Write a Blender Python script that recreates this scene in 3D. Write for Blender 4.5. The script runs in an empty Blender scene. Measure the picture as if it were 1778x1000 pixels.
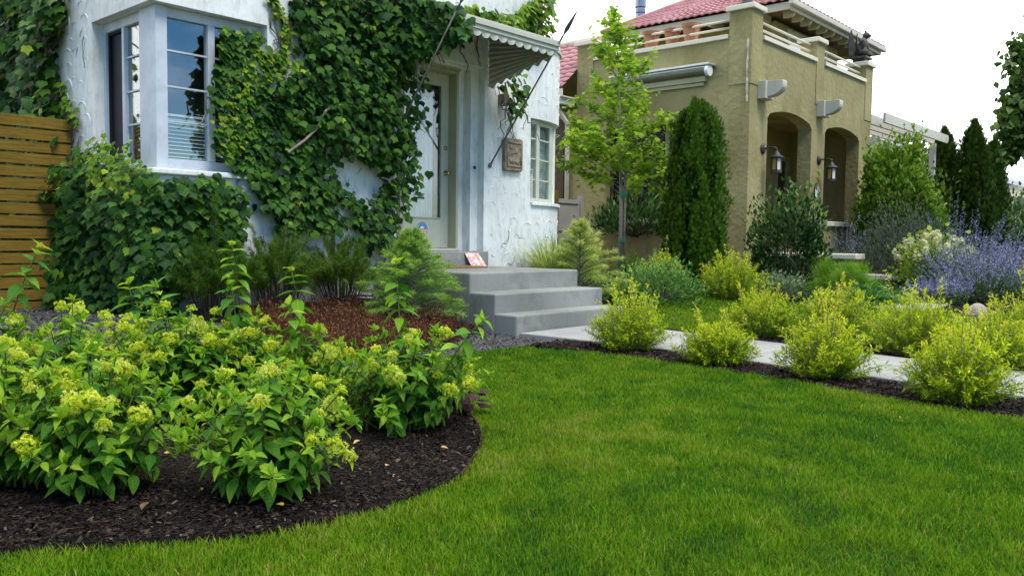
import bpy, bmesh, math, random
import numpy as np
from mathutils import Vector, Matrix, Euler
from mathutils.geometry import delaunay_2d_cdt

scene = bpy.context.scene
COL = scene.collection
R = math.radians
rng = np.random.default_rng(7)
random.seed(7)

# ------------------------------------------------------------------ camera
F, PITCH, ROLL, YAW, EYE = 1456.0, R(3.277), R(0.669), R(41.625), 0.9
_fw = np.array([math.cos(PITCH)*math.cos(YAW), math.cos(PITCH)*math.sin(YAW), -math.sin(PITCH)])
_rt = np.array([math.sin(YAW), -math.cos(YAW), 0.0])
_up = np.cross(_rt, _fw)
_c, _s = math.cos(ROLL), math.sin(ROLL)
CR, CU = _c*_rt + _s*_up, -_s*_rt + _c*_up
cam_data = bpy.data.cameras.new('camera')
cam_data.sensor_width = 36.0
cam_data.lens = F/1778*36.0
cam_data.clip_start, cam_data.clip_end = 0.05, 900
cam = bpy.data.objects.new('camera', cam_data)
COL.objects.link(cam)
M = Matrix.Identity(4)
for k in range(3):
    M[k][0], M[k][1], M[k][2] = CR[k], CU[k], -_fw[k]
M[0][3], M[1][3], M[2][3] = 0, 0, EYE
cam.matrix_world = M
scene.camera = cam

# ------------------------------------------------------------------ sky and sun
SUN_DIR = Vector((-0.12, -0.52, 0.84)).normalized()
world = bpy.data.worlds.new('World'); scene.world = world; world.use_nodes = True
nt = world.node_tree; nt.nodes.clear()
def N(t, typ, **kw):
    n = t.nodes.new(typ)
    for a, b in kw.items(): setattr(n, a, b)
    return n
sky = N(nt, 'ShaderNodeTexSky', sky_type='NISHITA', sun_disc=False,
        sun_elevation=math.asin(SUN_DIR.z), sun_rotation=math.atan2(SUN_DIR.x, SUN_DIR.y), dust_density=0.3, ozone_density=3.5)
tc = N(nt, 'ShaderNodeTexCoord')
mp = N(nt, 'ShaderNodeMapping'); mp.inputs['Scale'].default_value = (1, 1, 2.2)
nz = N(nt, 'ShaderNodeTexNoise'); nz.inputs['Scale'].default_value = 2.1; nz.inputs['Detail'].default_value = 7
dt = N(nt, 'ShaderNodeVectorMath', operation='DOT_PRODUCT'); dt.inputs[1].default_value = (0.45, 0.60, 0.22)
ad = N(nt, 'ShaderNodeMath', operation='ADD')
cr = N(nt, 'ShaderNodeMapRange'); cr.inputs['From Min'].default_value = 0.28; cr.inputs['From Max'].default_value = 0.62
mx = N(nt, 'ShaderNodeMix', data_type='RGBA'); mx.inputs[7].default_value = (13.4, 13.7, 13.6, 1)
bg = N(nt, 'ShaderNodeBackground'); bg.inputs['Strength'].default_value = 0.10
out = N(nt, 'ShaderNodeOutputWorld')
L = nt.links.new
L(tc.outputs['Generated'], mp.inputs['Vector']); L(mp.outputs[0], nz.inputs['Vector'])
L(tc.outputs['Generated'], dt.inputs[0])
L(nz.outputs['Fac'], ad.inputs[0]); L(dt.outputs['Value'], ad.inputs[1])
L(ad.outputs[0], cr.inputs['Value']); L(cr.outputs[0], mx.inputs['Factor'])
hsv = N(nt, 'ShaderNodeHueSaturation'); hsv.inputs['Saturation'].default_value = 1.35; L(sky.outputs[0], hsv.inputs['Color']); L(hsv.outputs[0], mx.inputs[6]); L(mx.outputs[2], bg.inputs['Color']); L(bg.outputs[0], out.inputs['Surface'])

sl = bpy.data.lights.new('sun', 'SUN'); sl.energy = 1.7; sl.angle = R(22); sl.color = (1.0, 0.955, 0.87)
sun = bpy.data.objects.new('sun', sl); COL.objects.link(sun)
sun.rotation_euler = SUN_DIR.to_track_quat('Z', 'Y').to_euler(); sun.location = (0, 0, 20)

vs = scene.view_settings
scene.display_settings.display_device = 'sRGB'
vs.view_transform = 'Standard'; vs.look = 'None'; vs.gamma = 1.0; vs.use_curve_mapping = False
vs.exposure = 0.95
scene.cycles.max_bounces = 6
scene.cycles.diffuse_bounces = 3
scene.cycles.transparent_max_bounces = 12

# ------------------------------------------------------------------ helpers
def ray(px, py): return CR*(px-889)/F + CU*(500-py)/F + _fw
def on_z(px, py, z=0.0):
    v = ray(px, py); t = (z-EYE)/v[2]; return np.array([0, 0, EYE]) + v*t
def on_y(px, py, y): v = ray(px, py); return np.array([0, 0, EYE]) + v*(y/v[1])
def on_x(px, py, x): v = ray(px, py); return np.array([0, 0, EYE]) + v*(x/v[0])
def sstep(a, b, x):
    t = np.clip((np.asarray(x, float)-a)/(b-a), 0, 1); return t*t*(3-2*t)
def hgt(x, y): return 0.18*sstep(5.2, 7.2, y)          # the ground rises gently towards the houses
def ground_at(px, py):
    p = on_z(px, py, 0)
    for _ in range(6): p = on_z(px, py, float(hgt(p[0], p[1])))
    return p

WO = {}
def tag(o, label=None, cat=None, group=None, kind=None):
    if label: o['label'] = label
    if cat: o['category'] = cat
    if group: o['group'] = group
    if kind: o['kind'] = kind
    return o
def thing(name, loc, label, cat, group=None):
    o = bpy.data.objects.new(name, None); COL.objects.link(o)
    o.location = loc; o.empty_display_size = 0.1
    WO[o] = np.array(loc, float)
    return tag(o, label, cat, group)
def link(name, me, parent=None):
    o = bpy.data.objects.new(name, me); COL.objects.link(o)
    if parent is not None:
        o.parent = parent; WO[o] = WO[parent]
    else: WO[o] = np.zeros(3)
    return o

class MB:
    def __init__(s): s.v = []; s.f = []
    def box(s, x0, x1, y0, y1, z0, z1):
        b = len(s.v)
        s.v += [(x0,y0,z0),(x1,y0,z0),(x1,y1,z0),(x0,y1,z0),(x0,y0,z1),(x1,y0,z1),(x1,y1,z1),(x0,y1,z1)]
        s.f += [(b,b+3,b+2,b+1),(b+4,b+5,b+6,b+7),(b,b+1,b+5,b+4),(b+1,b+2,b+6,b+5),(b+2,b+3,b+7,b+6),(b+3,b,b+4,b+7)]
        return s
    def prism(s, pts, d):                       # pts: planar polygon of 3D points, extruded by vector d
        b = len(s.v); n = len(pts); d = np.array(d, float)
        s.v += [tuple(p) for p in pts] + [tuple(np.array(p)+d) for p in pts]
        s.f += [tuple(range(b+n-1, b-1, -1)), tuple(range(b+n, b+2*n))]
        s.f += [(b+i, b+(i+1) % n, b+n+(i+1) % n, b+n+i) for i in range(n)]
        return s
    def beam(s, a, c, w, h, up=(0,0,1)):
        a, c = np.array(a, float), np.array(c, float); d = c-a; d /= np.linalg.norm(d)
        x = np.cross(d, up); x /= np.linalg.norm(x); u = np.cross(x, d)
        return s.prism([a+x*w/2*i+u*h/2*j for i, j in ((-1,-1),(1,-1),(1,1),(-1,1))], c-a)
    def tube(s, pts, rad, n=8, cap=True):
        pts = [np.array(p, float) for p in pts]; m = len(pts)
        if not hasattr(rad, '__len__'): rad = [rad]*m
        b = len(s.v); ref = np.array([0.31, 0.17, 0.93]); x = None
        for i, p in enumerate(pts):
            d = pts[min(i+1, m-1)]-pts[max(i-1, 0)]; d /= max(np.linalg.norm(d), 1e-9)
            x = np.cross(d, ref) if x is None else x-d*np.dot(x, d)
            if np.linalg.norm(x) < 1e-4: x = np.cross(d, (1.0, 0, 0))
            x /= np.linalg.norm(x); y = np.cross(d, x)
            for k in range(n):
                a = 2*math.pi*k/n; s.v.append(tuple(p+(x*math.cos(a)+y*math.sin(a))*rad[i]))
        for i in range(m-1):
            for k in range(n):
                s.f.append((b+i*n+k, b+i*n+(k+1) % n, b+(i+1)*n+(k+1) % n, b+(i+1)*n+k))
        if cap:
            s.f.append(tuple(b+k for k in range(n-1, -1, -1))); s.f.append(tuple(b+(m-1)*n+k for k in range(n)))
        return s
    def lathe(s, prof, c, n=20, axis='z'):
        b = len(s.v); m = len(prof)
        for r, z in prof:
            for k in range(n):
                a = 2*math.pi*k/n; p = (r*math.cos(a), r*math.sin(a), z)
                if axis == 'y': p = (p[0], -p[2], p[1])
                s.v.append((c[0]+p[0], c[1]+p[1], c[2]+p[2]))
        for i in range(m-1):
            for k in range(n): s.f.append((b+i*n+k, b+i*n+(k+1) % n, b+(i+1)*n+(k+1) % n, b+(i+1)*n+k))
        s.f.append(tuple(b+k for k in range(n-1, -1, -1))); s.f.append(tuple(b+(m-1)*n+k for k in range(n)))
        return s
    def ball(s, c, r, n=12, m=8):
        r = (r, r, r) if not hasattr(r, '__len__') else r
        b = len(s.v)
        for i in range(m+1):
            t = math.pi*i/m
            for k in range(n):
                a = 2*math.pi*k/n
                s.v.append((c[0]+r[0]*math.sin(t)*math.cos(a), c[1]+r[1]*math.sin(t)*math.sin(a), c[2]-r[2]*math.cos(t)))
        for i in range(m):
            for k in range(n): s.f.append((b+i*n+k, b+i*n+(k+1) % n, b+(i+1)*n+(k+1) % n, b+(i+1)*n+k))
        return s
    def face(s, *pts):
        b = len(s.v); s.v += [tuple(p) for p in pts]; s.f.append(tuple(range(b, b+len(pts)))); return s
    def build(s, name, mat, parent=None, smooth=False, bevel=0, kind=None, segs=2):
        me = bpy.data.meshes.new(name)
        off = WO[parent] if parent is not None else np.zeros(3)
        me.from_pydata([tuple(np.array(v)-off) for v in s.v], [], s.f)
        bm = bmesh.new(); bm.from_mesh(me); bmesh.ops.recalc_face_normals(bm, faces=bm.faces); bm.to_mesh(me); bm.free()
        me.materials.append(mat)
        if smooth: me.polygons.foreach_set('use_smooth', [True]*len(me.polygons))
        o = link(name, me, parent)
        if kind: o['kind'] = kind
        if bevel:
            m = o.modifiers.new('bevel', 'BEVEL'); m.width = bevel; m.segments = segs; m.limit_method = 'ANGLE'; m.angle_limit = R(40)
        return o

def npmesh(V, T, mat, var=None, smooth=False, name='m', lc=None):
    V = np.ascontiguousarray(V, np.float32); T = np.ascontiguousarray(T, np.int32); k = T.shape[1]
    me = bpy.data.meshes.new(name)
    me.vertices.add(len(V)); me.vertices.foreach_set('co', V.ravel())
    me.loops.add(T.size); me.loops.foreach_set('vertex_index', T.ravel())
    me.polygons.add(len(T)); me.polygons.foreach_set('loop_start', np.arange(0, T.size, k, dtype=np.int32))
    if smooth: me.polygons.foreach_set('use_smooth', np.ones(len(T), bool))
    me.update(calc_edges=True)
    if var is not None:
        a = me.attributes.new('var', 'FLOAT', 'POINT'); a.data.foreach_set('value', np.ascontiguousarray(var, np.float32))
    if lc is not None:
        q = me.attributes.new('lc', 'FLOAT_VECTOR', 'POINT'); q.data.foreach_set('vector', np.ascontiguousarray(lc, np.float32).ravel())
    me.materials.append(mat)
    return me
def stuff(name, V, T, mat, parent=None, var=None, smooth=False, kind='stuff', lc=None):
    off = WO[parent] if parent is not None else np.zeros(3)
    o = link(name, npmesh(np.asarray(V)-off, T, mat, var, smooth, name, lc), parent)
    if kind: o['kind'] = kind
    return o

def unit(a): return a/np.maximum(np.linalg.norm(a, axis=-1, keepdims=True), 1e-9)
def frames(d, n):                                # columns x, y(=tip direction), z(=normal)
    y = unit(np.asarray(d, float)); x = unit(np.cross(y, n)); z = np.cross(x, y)
    return np.stack([x, y, z], axis=-1)
def scatter(tv, tt, P, Rm, S):
    P = np.asarray(P, float); S = np.asarray(S, float)
    if S.ndim == 1: S = np.repeat(S[:, None], 3, 1)
    V = np.einsum('nij,nvj->nvi', Rm, tv[None]*S[:, None, :]) + P[:, None, :]
    T = tt[None] + (np.arange(len(P))*len(tv))[:, None, None]
    return V.reshape(-1, 3), T.reshape(-1, 3)
def rdir(n):
    a = rng.normal(size=(n, 3)); return unit(a)
def in_poly(pts, poly):
    x, y = pts[:, 0], pts[:, 1]; c = np.zeros(len(pts), bool); n = len(poly); j = n-1
    for i in range(n):
        xi, yi = poly[i]; xj, yj = poly[j]
        k = ((yi > y) != (yj > y)) & (x < (xj-xi)*(y-yi)/(yj-yi+1e-12)+xi); c ^= k; j = i
    return c
def vnoise(p, scale, seed=0):                    # cheap smooth 3D value noise in 0..1
    p = np.asarray(p, float)*scale + seed*17.3
    i = np.floor(p).astype(np.int64); f = p-i; f = f*f*(3-2*f); r = 0
    for dx in (0, 1):
        for dy in (0, 1):
            for dz in (0, 1):
                h = (i[..., 0]+dx)*374761393 + (i[..., 1]+dy)*668265263 + (i[..., 2]+dz)*2147483647 + seed*144665
                h = (h ^ (h >> 13))*1274126177; h = (h ^ (h >> 16)) & 0xffff
                w = (f[..., 0] if dx else 1-f[..., 0])*(f[..., 1] if dy else 1-f[..., 1])*(f[..., 2] if dz else 1-f[..., 2])
                r = r + w*h/65535.0
    return r

# ------------------------------------------------------------------ leaf templates (y along the leaf, z its upper side)
def leaf_ovate(w=0.5, fold=0.10, droop=0.18, rows=4):
    v = [(0, 0, 0)]; t = []
    for i in range(1, rows):
        u = i/rows; hw = w/2*math.sin(math.pi*u**0.8)*(1.08-0.15*u); z = -droop*u*u
        v += [(-hw, u, z+fold*hw*2), (0, u, z), (hw, u, z+fold*hw*2)]
    v.append((0, 1, -droop)); e = len(v)-1
    t += [(0, 2, 1), (0, 3, 2)]
    for i in range(rows-2):
        a = 1+3*i; t += [(a, a+1, a+4), (a, a+4, a+3), (a+1, a+2, a+5), (a+1, a+5, a+4)]
    a = 1+3*(rows-2); t += [(a, a+1, e), (a+1, a+2, e)]
    return np.array(v, float), np.array(t)
def leaf_fan(outline, cy=0.35, cup=0.10, droop=0.25):
    v = [(0, cy, 0)] + [(x, y, -cup*abs(x)*1.4-droop*max(y-cy, 0)**2*1.2) for x, y in outline]
    n = len(outline); return np.array(v, float), np.array([(0, 1+i, 1+(i+1) % n) for i in range(n)])
IVY = leaf_fan([(0,0.05),(-.22,-.10),(-.46,.06),(-.50,.30),(-.62,.55),(-.34,.58),(-.20,.74),(0,1.05),(.20,.74),(.34,.58),(.62,.55),(.50,.30),(.46,.06),(.22,-.10)][::-1])
IVY2 = leaf_fan([(0,0.04),(-.25,-.06),(-.50,.16),(-.56,.44),(-.38,.62),(-.16,.84),(0,1.05),(.16,.84),(.38,.62),(.56,.44),(.50,.16),(.25,-.06)][::-1], droop=0.4)
MAPLE = leaf_fan([(0,0),(-.16,.06),(-.42,-.02),(-.34,.16),(-.70,.38),(-.38,.42),(-.46,.74),(-.18,.60),(0,1.05),(.18,.60),(.46,.74),(.38,.42),(.70,.38),(.34,.16),(.42,-.02),(.16,.06)][::-1], cy=0.28)
ROUND = leaf_fan([(0.5*math.sin(a)*(1+.10*math.cos(5*a)), 0.5-0.5*math.cos(a)*(1+.10*math.cos(5*a))) for a in np.linspace(0, 2*math.pi, 14)[:-1]], cy=0.45, cup=0.25)
HYD = leaf_ovate(0.50, 0.16, 0.22, 5); HYD2 = leaf_ovate(0.46, 0.22, 0.38, 5)
SMALL = (np.array([(0,0,0),(-.22,.45,.06),(.22,.45,.06),(0,1,-.08)], float), np.array([(0,2,1),(1,2,3)]))
SMALLN = (np.array([(0,0,0),(-.13,.45,.03),(.13,.45,.03),(0,1,-.08)], float), np.array([(0,2,1),(1,2,3)]))
CLEAF = (np.array([(0,0,0),(-.30,.45,.08),(.30,.45,.08),(0,1,-.12)], float), np.array([(0,2,1),(1,2,3)]))
LANCE = (np.array([(0,0,0),(-.15,.4,.05),(.15,.4,.05),(0,1,-.12)], float), np.array([(0,2,1),(1,2,3)]))
NEEDLE = (np.array([(-.035,0,0),(.035,0,0),(0,1,0)], float), np.array([(0,1,2)]))
def spray_template():                             # flat, fingered conifer spray
    v = []; t = []
    for a, l, o in ((0,1,0),(.45,.72,.18),(-.45,.72,.18),(.8,.5,.06),(-.8,.5,.06),(.3,.5,.5),(-.3,.5,.5)):
        b = len(v); d = np.array([math.sin(a), math.cos(a)]); p = np.array([d[1], -d[0]])
        for q in (np.array([0,o]), np.array([0,o])+d*l*.5-p*.075, np.array([0,o])+d*l*.5+p*.075, np.array([0,o])+d*l):
            v.append((q[0], q[1], 0.10*math.sin(q[0]*5)-.12*q[1]**2))
        t += [(b, b+2, b+1), (b+1, b+2, b+3)]
    return np.array(v), np.array(t)
SPRAY = spray_template()
def floret_template():
    v = []; t = []
    for k in range(4):
        a = k*math.pi/2; c, s = math.cos(a), math.sin(a); b = len(v)
        for x, y, z in ((0,0,0),(-.34,.5,.12),(.34,.5,.12),(0,.95,.02)): v.append((x*c-y*s, x*s+y*c, z))
        t += [(b, b+2, b+1), (b+1, b+2, b+3)]
    return np.array(v), np.array(t)
FLORET = floret_template()

# ------------------------------------------------------------------ materials
def mat_new(name):
    m = bpy.data.materials.new(name); m.use_nodes = True; t = m.node_tree; t.nodes.clear()
    o = N(t, 'ShaderNodeOutputMaterial'); b = N(t, 'ShaderNodeBsdfPrincipled'); t.links.new(b.outputs[0], o.inputs[0])
    return m, t, b, o
def ramp(t, stops):
    r = N(t, 'ShaderNodeValToRGB'); e = r.color_ramp.elements
    while len(e) < len(stops): e.new(0.5)
    for i, (p, c) in enumerate(stops): e[i].position = p; e[i].color = (*c, 1)
    return r
def leaf_mat(name, cols, rough=0.5, trans=0.3, spec=0.35, objrand=True, vein=0.0, vk=7.0):
    m, t, b, o = mat_new(name); K = t.links.new
    at = N(t, 'ShaderNodeAttribute', attribute_name='var')
    src = at.outputs['Fac']
    if objrand:
        oi = N(t, 'ShaderNodeObjectInfo'); a = N(t, 'ShaderNodeMath', operation='ADD'); fr = N(t, 'ShaderNodeMath', operation='FRACT')
        K(src, a.inputs[0]); K(oi.outputs['Random'], a.inputs[1]); K(a.outputs[0], fr.inputs[0]); src = fr.outputs[0]
    n = len(cols); r = ramp(t, [(i/(n-1)*0.96+0.02, c) for i, c in enumerate(cols)]); K(src, r.inputs[0])
    nz = N(t, 'ShaderNodeTexNoise'); nz.inputs['Scale'].default_value = 9; nz.inputs['Detail'].default_value = 3
    tco = N(t, 'ShaderNodeNewGeometry'); K(tco.outputs['Position'], nz.inputs['Vector'])
    hs = N(t, 'ShaderNodeHueSaturation'); mr = N(t, 'ShaderNodeMapRange'); mr.inputs['To Min'].default_value = .7; mr.inputs['To Max'].default_value = 1.3
    K(nz.outputs[0], mr.inputs[0]); K(mr.outputs[0], hs.inputs['Value']); K(r.outputs[0], hs.inputs['Color'])
    colr = hs.outputs[0]
    if vein:
        lcn = N(t, 'ShaderNodeAttribute', attribute_name='lc'); sp_ = N(t, 'ShaderNodeSeparateXYZ'); K(lcn.outputs['Vector'], sp_.inputs[0])
        def mth(op, x, y=None):
            q = N(t, 'ShaderNodeMath', operation=op)
            for i_, z_ in enumerate((x, y)):
                if z_ is None: continue
                if isinstance(z_, (int, float)): q.inputs[i_].default_value = z_
                else: K(z_, q.inputs[i_])
            return q.outputs[0]
        ax = mth('ABSOLUTE', sp_.outputs[0]); ph = mth('MULTIPLY', mth('SUBTRACT', sp_.outputs[1], mth('MULTIPLY', ax, .9)), vk)
        tri = mth('ABSOLUTE', mth('SUBTRACT', mth('FRACT', ph), .5)); side = mth('MULTIPLY', mth('GREATER_THAN', tri, .41), .6)
        rib = mth('LESS_THAN', ax, .022); msk = mth('MULTIPLY', mth('MAXIMUM', side, rib), vein)
        vm = N(t, 'ShaderNodeMix', data_type='RGBA'); K(msk, vm.inputs[0]); K(colr, vm.inputs[6]); hv = N(t, 'ShaderNodeHueSaturation'); hv.inputs['Value'].default_value = 1.7; hv.inputs['Saturation'].default_value = .85; K(colr, hv.inputs['Color']); K(hv.outputs[0], vm.inputs[7]); colr = vm.outputs[2]
        bpv = N(t, 'ShaderNodeBump'); bpv.inputs['Strength'].default_value = .5; bpv.inputs['Distance'].default_value = .004; bpv.invert = True; K(tri, bpv.inputs['Height']); K(bpv.outputs[0], b.inputs['Normal'])
    hs = type('o', (), {'outputs': [colr]})
    K(hs.outputs[0], b.inputs['Base Color']); b.inputs['Roughness'].default_value = rough; b.inputs['Specular IOR Level'].default_value = spec
    tr = N(t, 'ShaderNodeBsdfTranslucent'); ms = N(t, 'ShaderNodeMixShader'); ms.inputs[0].default_value = trans
    K(hs.outputs[0], tr.inputs['Color']); K(b.outputs[0], ms.inputs[1]); K(tr.outputs[0], ms.inputs[2]); K(ms.outputs[0], o.inputs[0])
    return m
def surf_mat(name, c1, c2, scale=3.0, detail=6, rough=0.8, bump=0.3, bscale=40.0, bdist=0.01, dirt=None, dscale=1.2, damt=0.5, stretch=(1,1,1), metal=0.0, spec=0.3, streak=None):
    """two-tone noise colour, optional blotches of a third colour, noise bump"""
    m, t, b, o = mat_new(name); K = t.links.new
    g = N(t, 'ShaderNodeNewGeometry'); mp = N(t, 'ShaderNodeMapping'); mp.inputs['Scale'].default_value = stretch
    K(g.outputs['Position'], mp.inputs['Vector'])
    n1 = N(t, 'ShaderNodeTexNoise'); n1.inputs['Scale'].default_value = scale; n1.inputs['Detail'].default_value = detail; K(mp.outputs[0], n1.inputs['Vector'])
    r = ramp(t, [(0.32, c1), (0.68, c2)]); K(n1.outputs[0], r.inputs[0]); col = r.outputs[0]
    if dirt:
        n2 = N(t, 'ShaderNodeTexNoise'); n2.inputs['Scale'].default_value = dscale; n2.inputs['Detail'].default_value = 8; n2.inputs['Roughness'].default_value = .7
        if streak:
            m2 = N(t, 'ShaderNodeMapping'); m2.inputs['Scale'].default_value = streak; K(g.outputs['Position'], m2.inputs['Vector']); K(m2.outputs[0], n2.inputs['Vector'])
        else: K(g.outputs['Position'], n2.inputs['Vector'])
        r2 = ramp(t, [(0.48, (0,0,0)), (0.72, (damt,)*3)]); K(n2.outputs[0], r2.inputs[0])
        mx = N(t, 'ShaderNodeMix', data_type='RGBA'); mx.inputs[7].default_value = (*dirt, 1); K(r2.outputs[0], mx.inputs[0]); K(col, mx.inputs[6]); col = mx.outputs[2]
    K(col, b.inputs['Base Color']); b.inputs['Roughness'].default_value = rough; b.inputs['Metallic'].default_value = metal; b.inputs['Specular IOR Level'].default_value = spec
    if bump:
        n3 = N(t, 'ShaderNodeTexNoise'); n3.inputs['Scale'].default_value = bscale; n3.inputs['Detail'].default_value = 6; K(mp.outputs[0], n3.inputs['Vector'])
        bp = N(t, 'ShaderNodeBump'); bp.inputs['Strength'].default_value = bump; bp.inputs['Distance'].default_value = bdist; K(n3.outputs[0], bp.inputs['Height']); K(bp.outputs[0], b.inputs['Normal'])
    return m
def glass_mat(name, refl=0.10, tint=(0.9, 0.95, 0.95)):
    m, t, b, o = mat_new(name); K = t.links.new; t.nodes.remove(b)
    tr = N(t, 'ShaderNodeBsdfTransparent'); tr.inputs[0].default_value = (*tint, 1)
    gl = N(t, 'ShaderNodeBsdfGlossy'); gl.inputs['Roughness'].default_value = 0.015
    nzz = N(t, 'ShaderNodeTexNoise'); nzz.inputs['Scale'].default_value = 1.6; bp = N(t, 'ShaderNodeBump'); bp.inputs['Strength'].default_value = .12; bp.inputs['Distance'].default_value = .02
    g = N(t, 'ShaderNodeNewGeometry'); K(g.outputs['Position'], nzz.inputs['Vector']); K(nzz.outputs[0], bp.inputs['Height']); K(bp.outputs[0], gl.inputs['Normal'])
    lw = N(t, 'ShaderNodeLayerWeight'); lw.inputs['Blend'].default_value = .5; fr = N(t, 'ShaderNodeMath', operation='POWER'); fr.inputs[1].default_value = 4.5; K(lw.outputs['Facing'], fr.inputs[0]); ad = N(t, 'ShaderNodeMath', operation='ADD', use_clamp=True); ad.inputs[1].default_value = refl
    ms = N(t, 'ShaderNodeMixShader'); K(fr.outputs[0], ad.inputs[0]); K(ad.outputs[0], ms.inputs[0]); K(tr.outputs[0], ms.inputs[1]); K(gl.outputs[0], ms.inputs[2]); K(ms.outputs[0], o.inputs[0])
    return m
MAT = {}
MAT['white_stucco'] = surf_mat('white_stucco', (.63,.65,.62), (.785,.80,.77), 1.4, 8, .85, .30, 14, .014, dirt=(.35,.33,.315), dscale=4.0, damt=.62, streak=(4,4,1.2))
MAT['tan_stucco'] = surf_mat('tan_stucco', (.25,.215,.092), (.34,.302,.144), 1.1, 9, .9, .6, 10, .03, dirt=(.185,.150,.062), dscale=1.3, damt=.75, streak=(1.6,1.6,.45))
MAT['tan_inner'] = surf_mat('tan_inner', (.38,.31,.135), (.43,.35,.16), 1.6, 6, .9, .4, 18, .012)
MAT['cream_trim'] = surf_mat('cream_trim', (.62,.57,.44), (.70,.66,.54), 3, 5, .6, .15, 30, .006, dirt=(.45,.40,.30), dscale=3, damt=.4)
MAT['grey_trim'] = surf_mat('grey_trim', (.46,.44,.36), (.52,.50,.42), 3, 5, .6, .12, 30, .005)
MAT['sage_paint'] = surf_mat('sage_paint', (.45,.465,.36), (.52,.535,.42), 3, 5, .45, .08, 30, .004, dirt=(.36,.36,.25), dscale=4, damt=.4)
MAT['olive_paint'] = surf_mat('olive_paint', (.36,.35,.22), (.42,.41,.27), 3, 5, .5, .1, 30, .004)
MAT['window_white'] = surf_mat('window_white', (.44,.485,.54), (.53,.58,.63), 4, 5, .5, .1, 40, .004, dirt=(.33,.35,.38), dscale=7, damt=.5, spec=.2)
MAT['concrete'] = surf_mat('concrete', (.165,.172,.155), (.31,.315,.285), 1.3, 10, .8, .35, 60, .006, dirt=(.075,.088,.078), dscale=2.6, damt=.85)
MAT['pale_concrete'] = surf_mat('pale_concrete', (.24,.24,.235), (.30,.30,.29), 1.8, 9, .85, .35, 90, .004, dirt=(.17,.17,.155), dscale=2.5, damt=.75)
MAT['cedar'] = surf_mat('cedar', (.16,.098,.014), (.25,.160,.028), 4.0, 8, .75, .3, 30, .004, dirt=(.085,.045,.010), dscale=3.2, damt=.7, stretch=(.6,6,14), streak=(1.8,6,9), spec=.1)
MAT['dark'] = surf_mat('room_shade_and_frame', (.012,.011,.012), (.02,.018,.018), 3, 3, .9, 0)  # near black: painted shade of unlit rooms, also the window screen frame's colour
MAT['soffit'] = surf_mat('soffit_boards', (.13,.095,.055), (.18,.13,.075), 4, 6, .8, .3, 20, .01, stretch=(1,8,1))
MAT['dark_wood'] = surf_mat('dark_wood', (.05,.032,.02), (.08,.05,.03), 4, 5, .6, .2, 30, .004)
MAT['awning'] = surf_mat('awning_metal', (.40,.41,.34), (.50,.51,.43), 5, 6, .5, .1, 40, .003, dirt=(.30,.28,.20), dscale=5, damt=.6)
MAT['rod'] = surf_mat('weathered_iron', (.10,.09,.085), (.20,.18,.16), 12, 6, .6, .2, 60, .003, metal=.4)
MAT['bronze'] = surf_mat('dark_bronze', (.055,.05,.045), (.10,.09,.08), 10, 6, .55, .3, 40, .006, metal=.5)
MAT['lantern'] = surf_mat('lantern_metal', (.035,.034,.036), (.06,.058,.06), 10, 4, .5, .1, 50, .003, metal=.5)
MAT['brass'] = surf_mat('brass', (.45,.32,.12), (.55,.40,.16), 8, 3, .3, 0, metal=1.0)
MAT['red_tile'] = surf_mat('red_tile', (.40,.165,.17), (.56,.28,.285), 2.0, 8, .65, .15, 60, .004, dirt=(.33,.15,.14), dscale=1.6, damt=.65)
MAT['terracotta'] = surf_mat('terracotta', (.33,.135,.07), (.42,.18,.10), 6, 6, .85, .15, 60, .003, dirt=(.45,.30,.22), dscale=6, damt=.5)
MAT['flue'] = surf_mat('galvanised_flue', (.20,.24,.32), (.30,.34,.42), 6, 5, .4, .05, 30, .002, metal=.7)
MAT['steel'] = surf_mat('awning_cassette', (.48,.50,.50), (.58,.60,.60), 6, 5, .35, .05, 30, .002, metal=.5)
MAT['stone'] = surf_mat('carved_stone', (.17,.14,.09), (.30,.25,.17), 14, 8, .85, .8, 34, .02, dirt=(.10,.085,.06), dscale=18, damt=.8)
MAT['rock'] = surf_mat('rock', (.22,.20,.17), (.34,.31,.26), 9, 8, .85, .6, 30, .02)
MAT['mulch'] = surf_mat('mulch', (.008,.006,.0055), (.020,.015,.013), 24, 9, .95, 1.0, 70, .03, spec=.1)
MAT['redmulch'] = surf_mat('red_mulch', (.030,.016,.011), (.060,.030,.019), 24, 9, .95, 1.0, 70, .03, spec=.1)
MAT['gravel'] = surf_mat('gravel', (.065,.063,.063), (.135,.13,.128), 85, 5, .9, 1.0, 110, .012, dirt=(.085,.08,.075), dscale=1.5, damt=.5)
MAT['soil'] = surf_mat('lawn_soil', (.018,.030,.006), (.036,.055,.010), 20, 6, .95, .6, 50, .02, spec=.1)
MAT['far_ground'] = surf_mat('far_ground', (.05,.075,.025), (.09,.10,.045), .6, 8, .95, .4, 12, .03)
MAT['bark'] = surf_mat('bark', (.14,.115,.09), (.26,.22,.18), 8, 8, .9, .7, 40, .01, stretch=(3,3,.6))
MAT['pale_bark'] = surf_mat('pale_bark', (.24,.22,.19), (.36,.33,.29), 8, 8, .9, .5, 40, .006, stretch=(3,3,.6))
MAT['darkbark'] = surf_mat('dark_bark', (.05,.038,.028), (.10,.075,.055), 10, 8, .9, .6, 50, .006)
MAT['twig'] = surf_mat('dry_twig', (.16,.12,.09), (.30,.24,.19), 20, 5, .9, .3, 80, .003)
MAT['green_stem'] = surf_mat('green_stem', (.06,.10,.02), (.13,.15,.04), 20, 4, .7, 0)
MAT['red_stem'] = surf_mat('red_stem', (.10,.03,.025), (.20,.07,.045), 20, 4, .8, 0)
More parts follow.
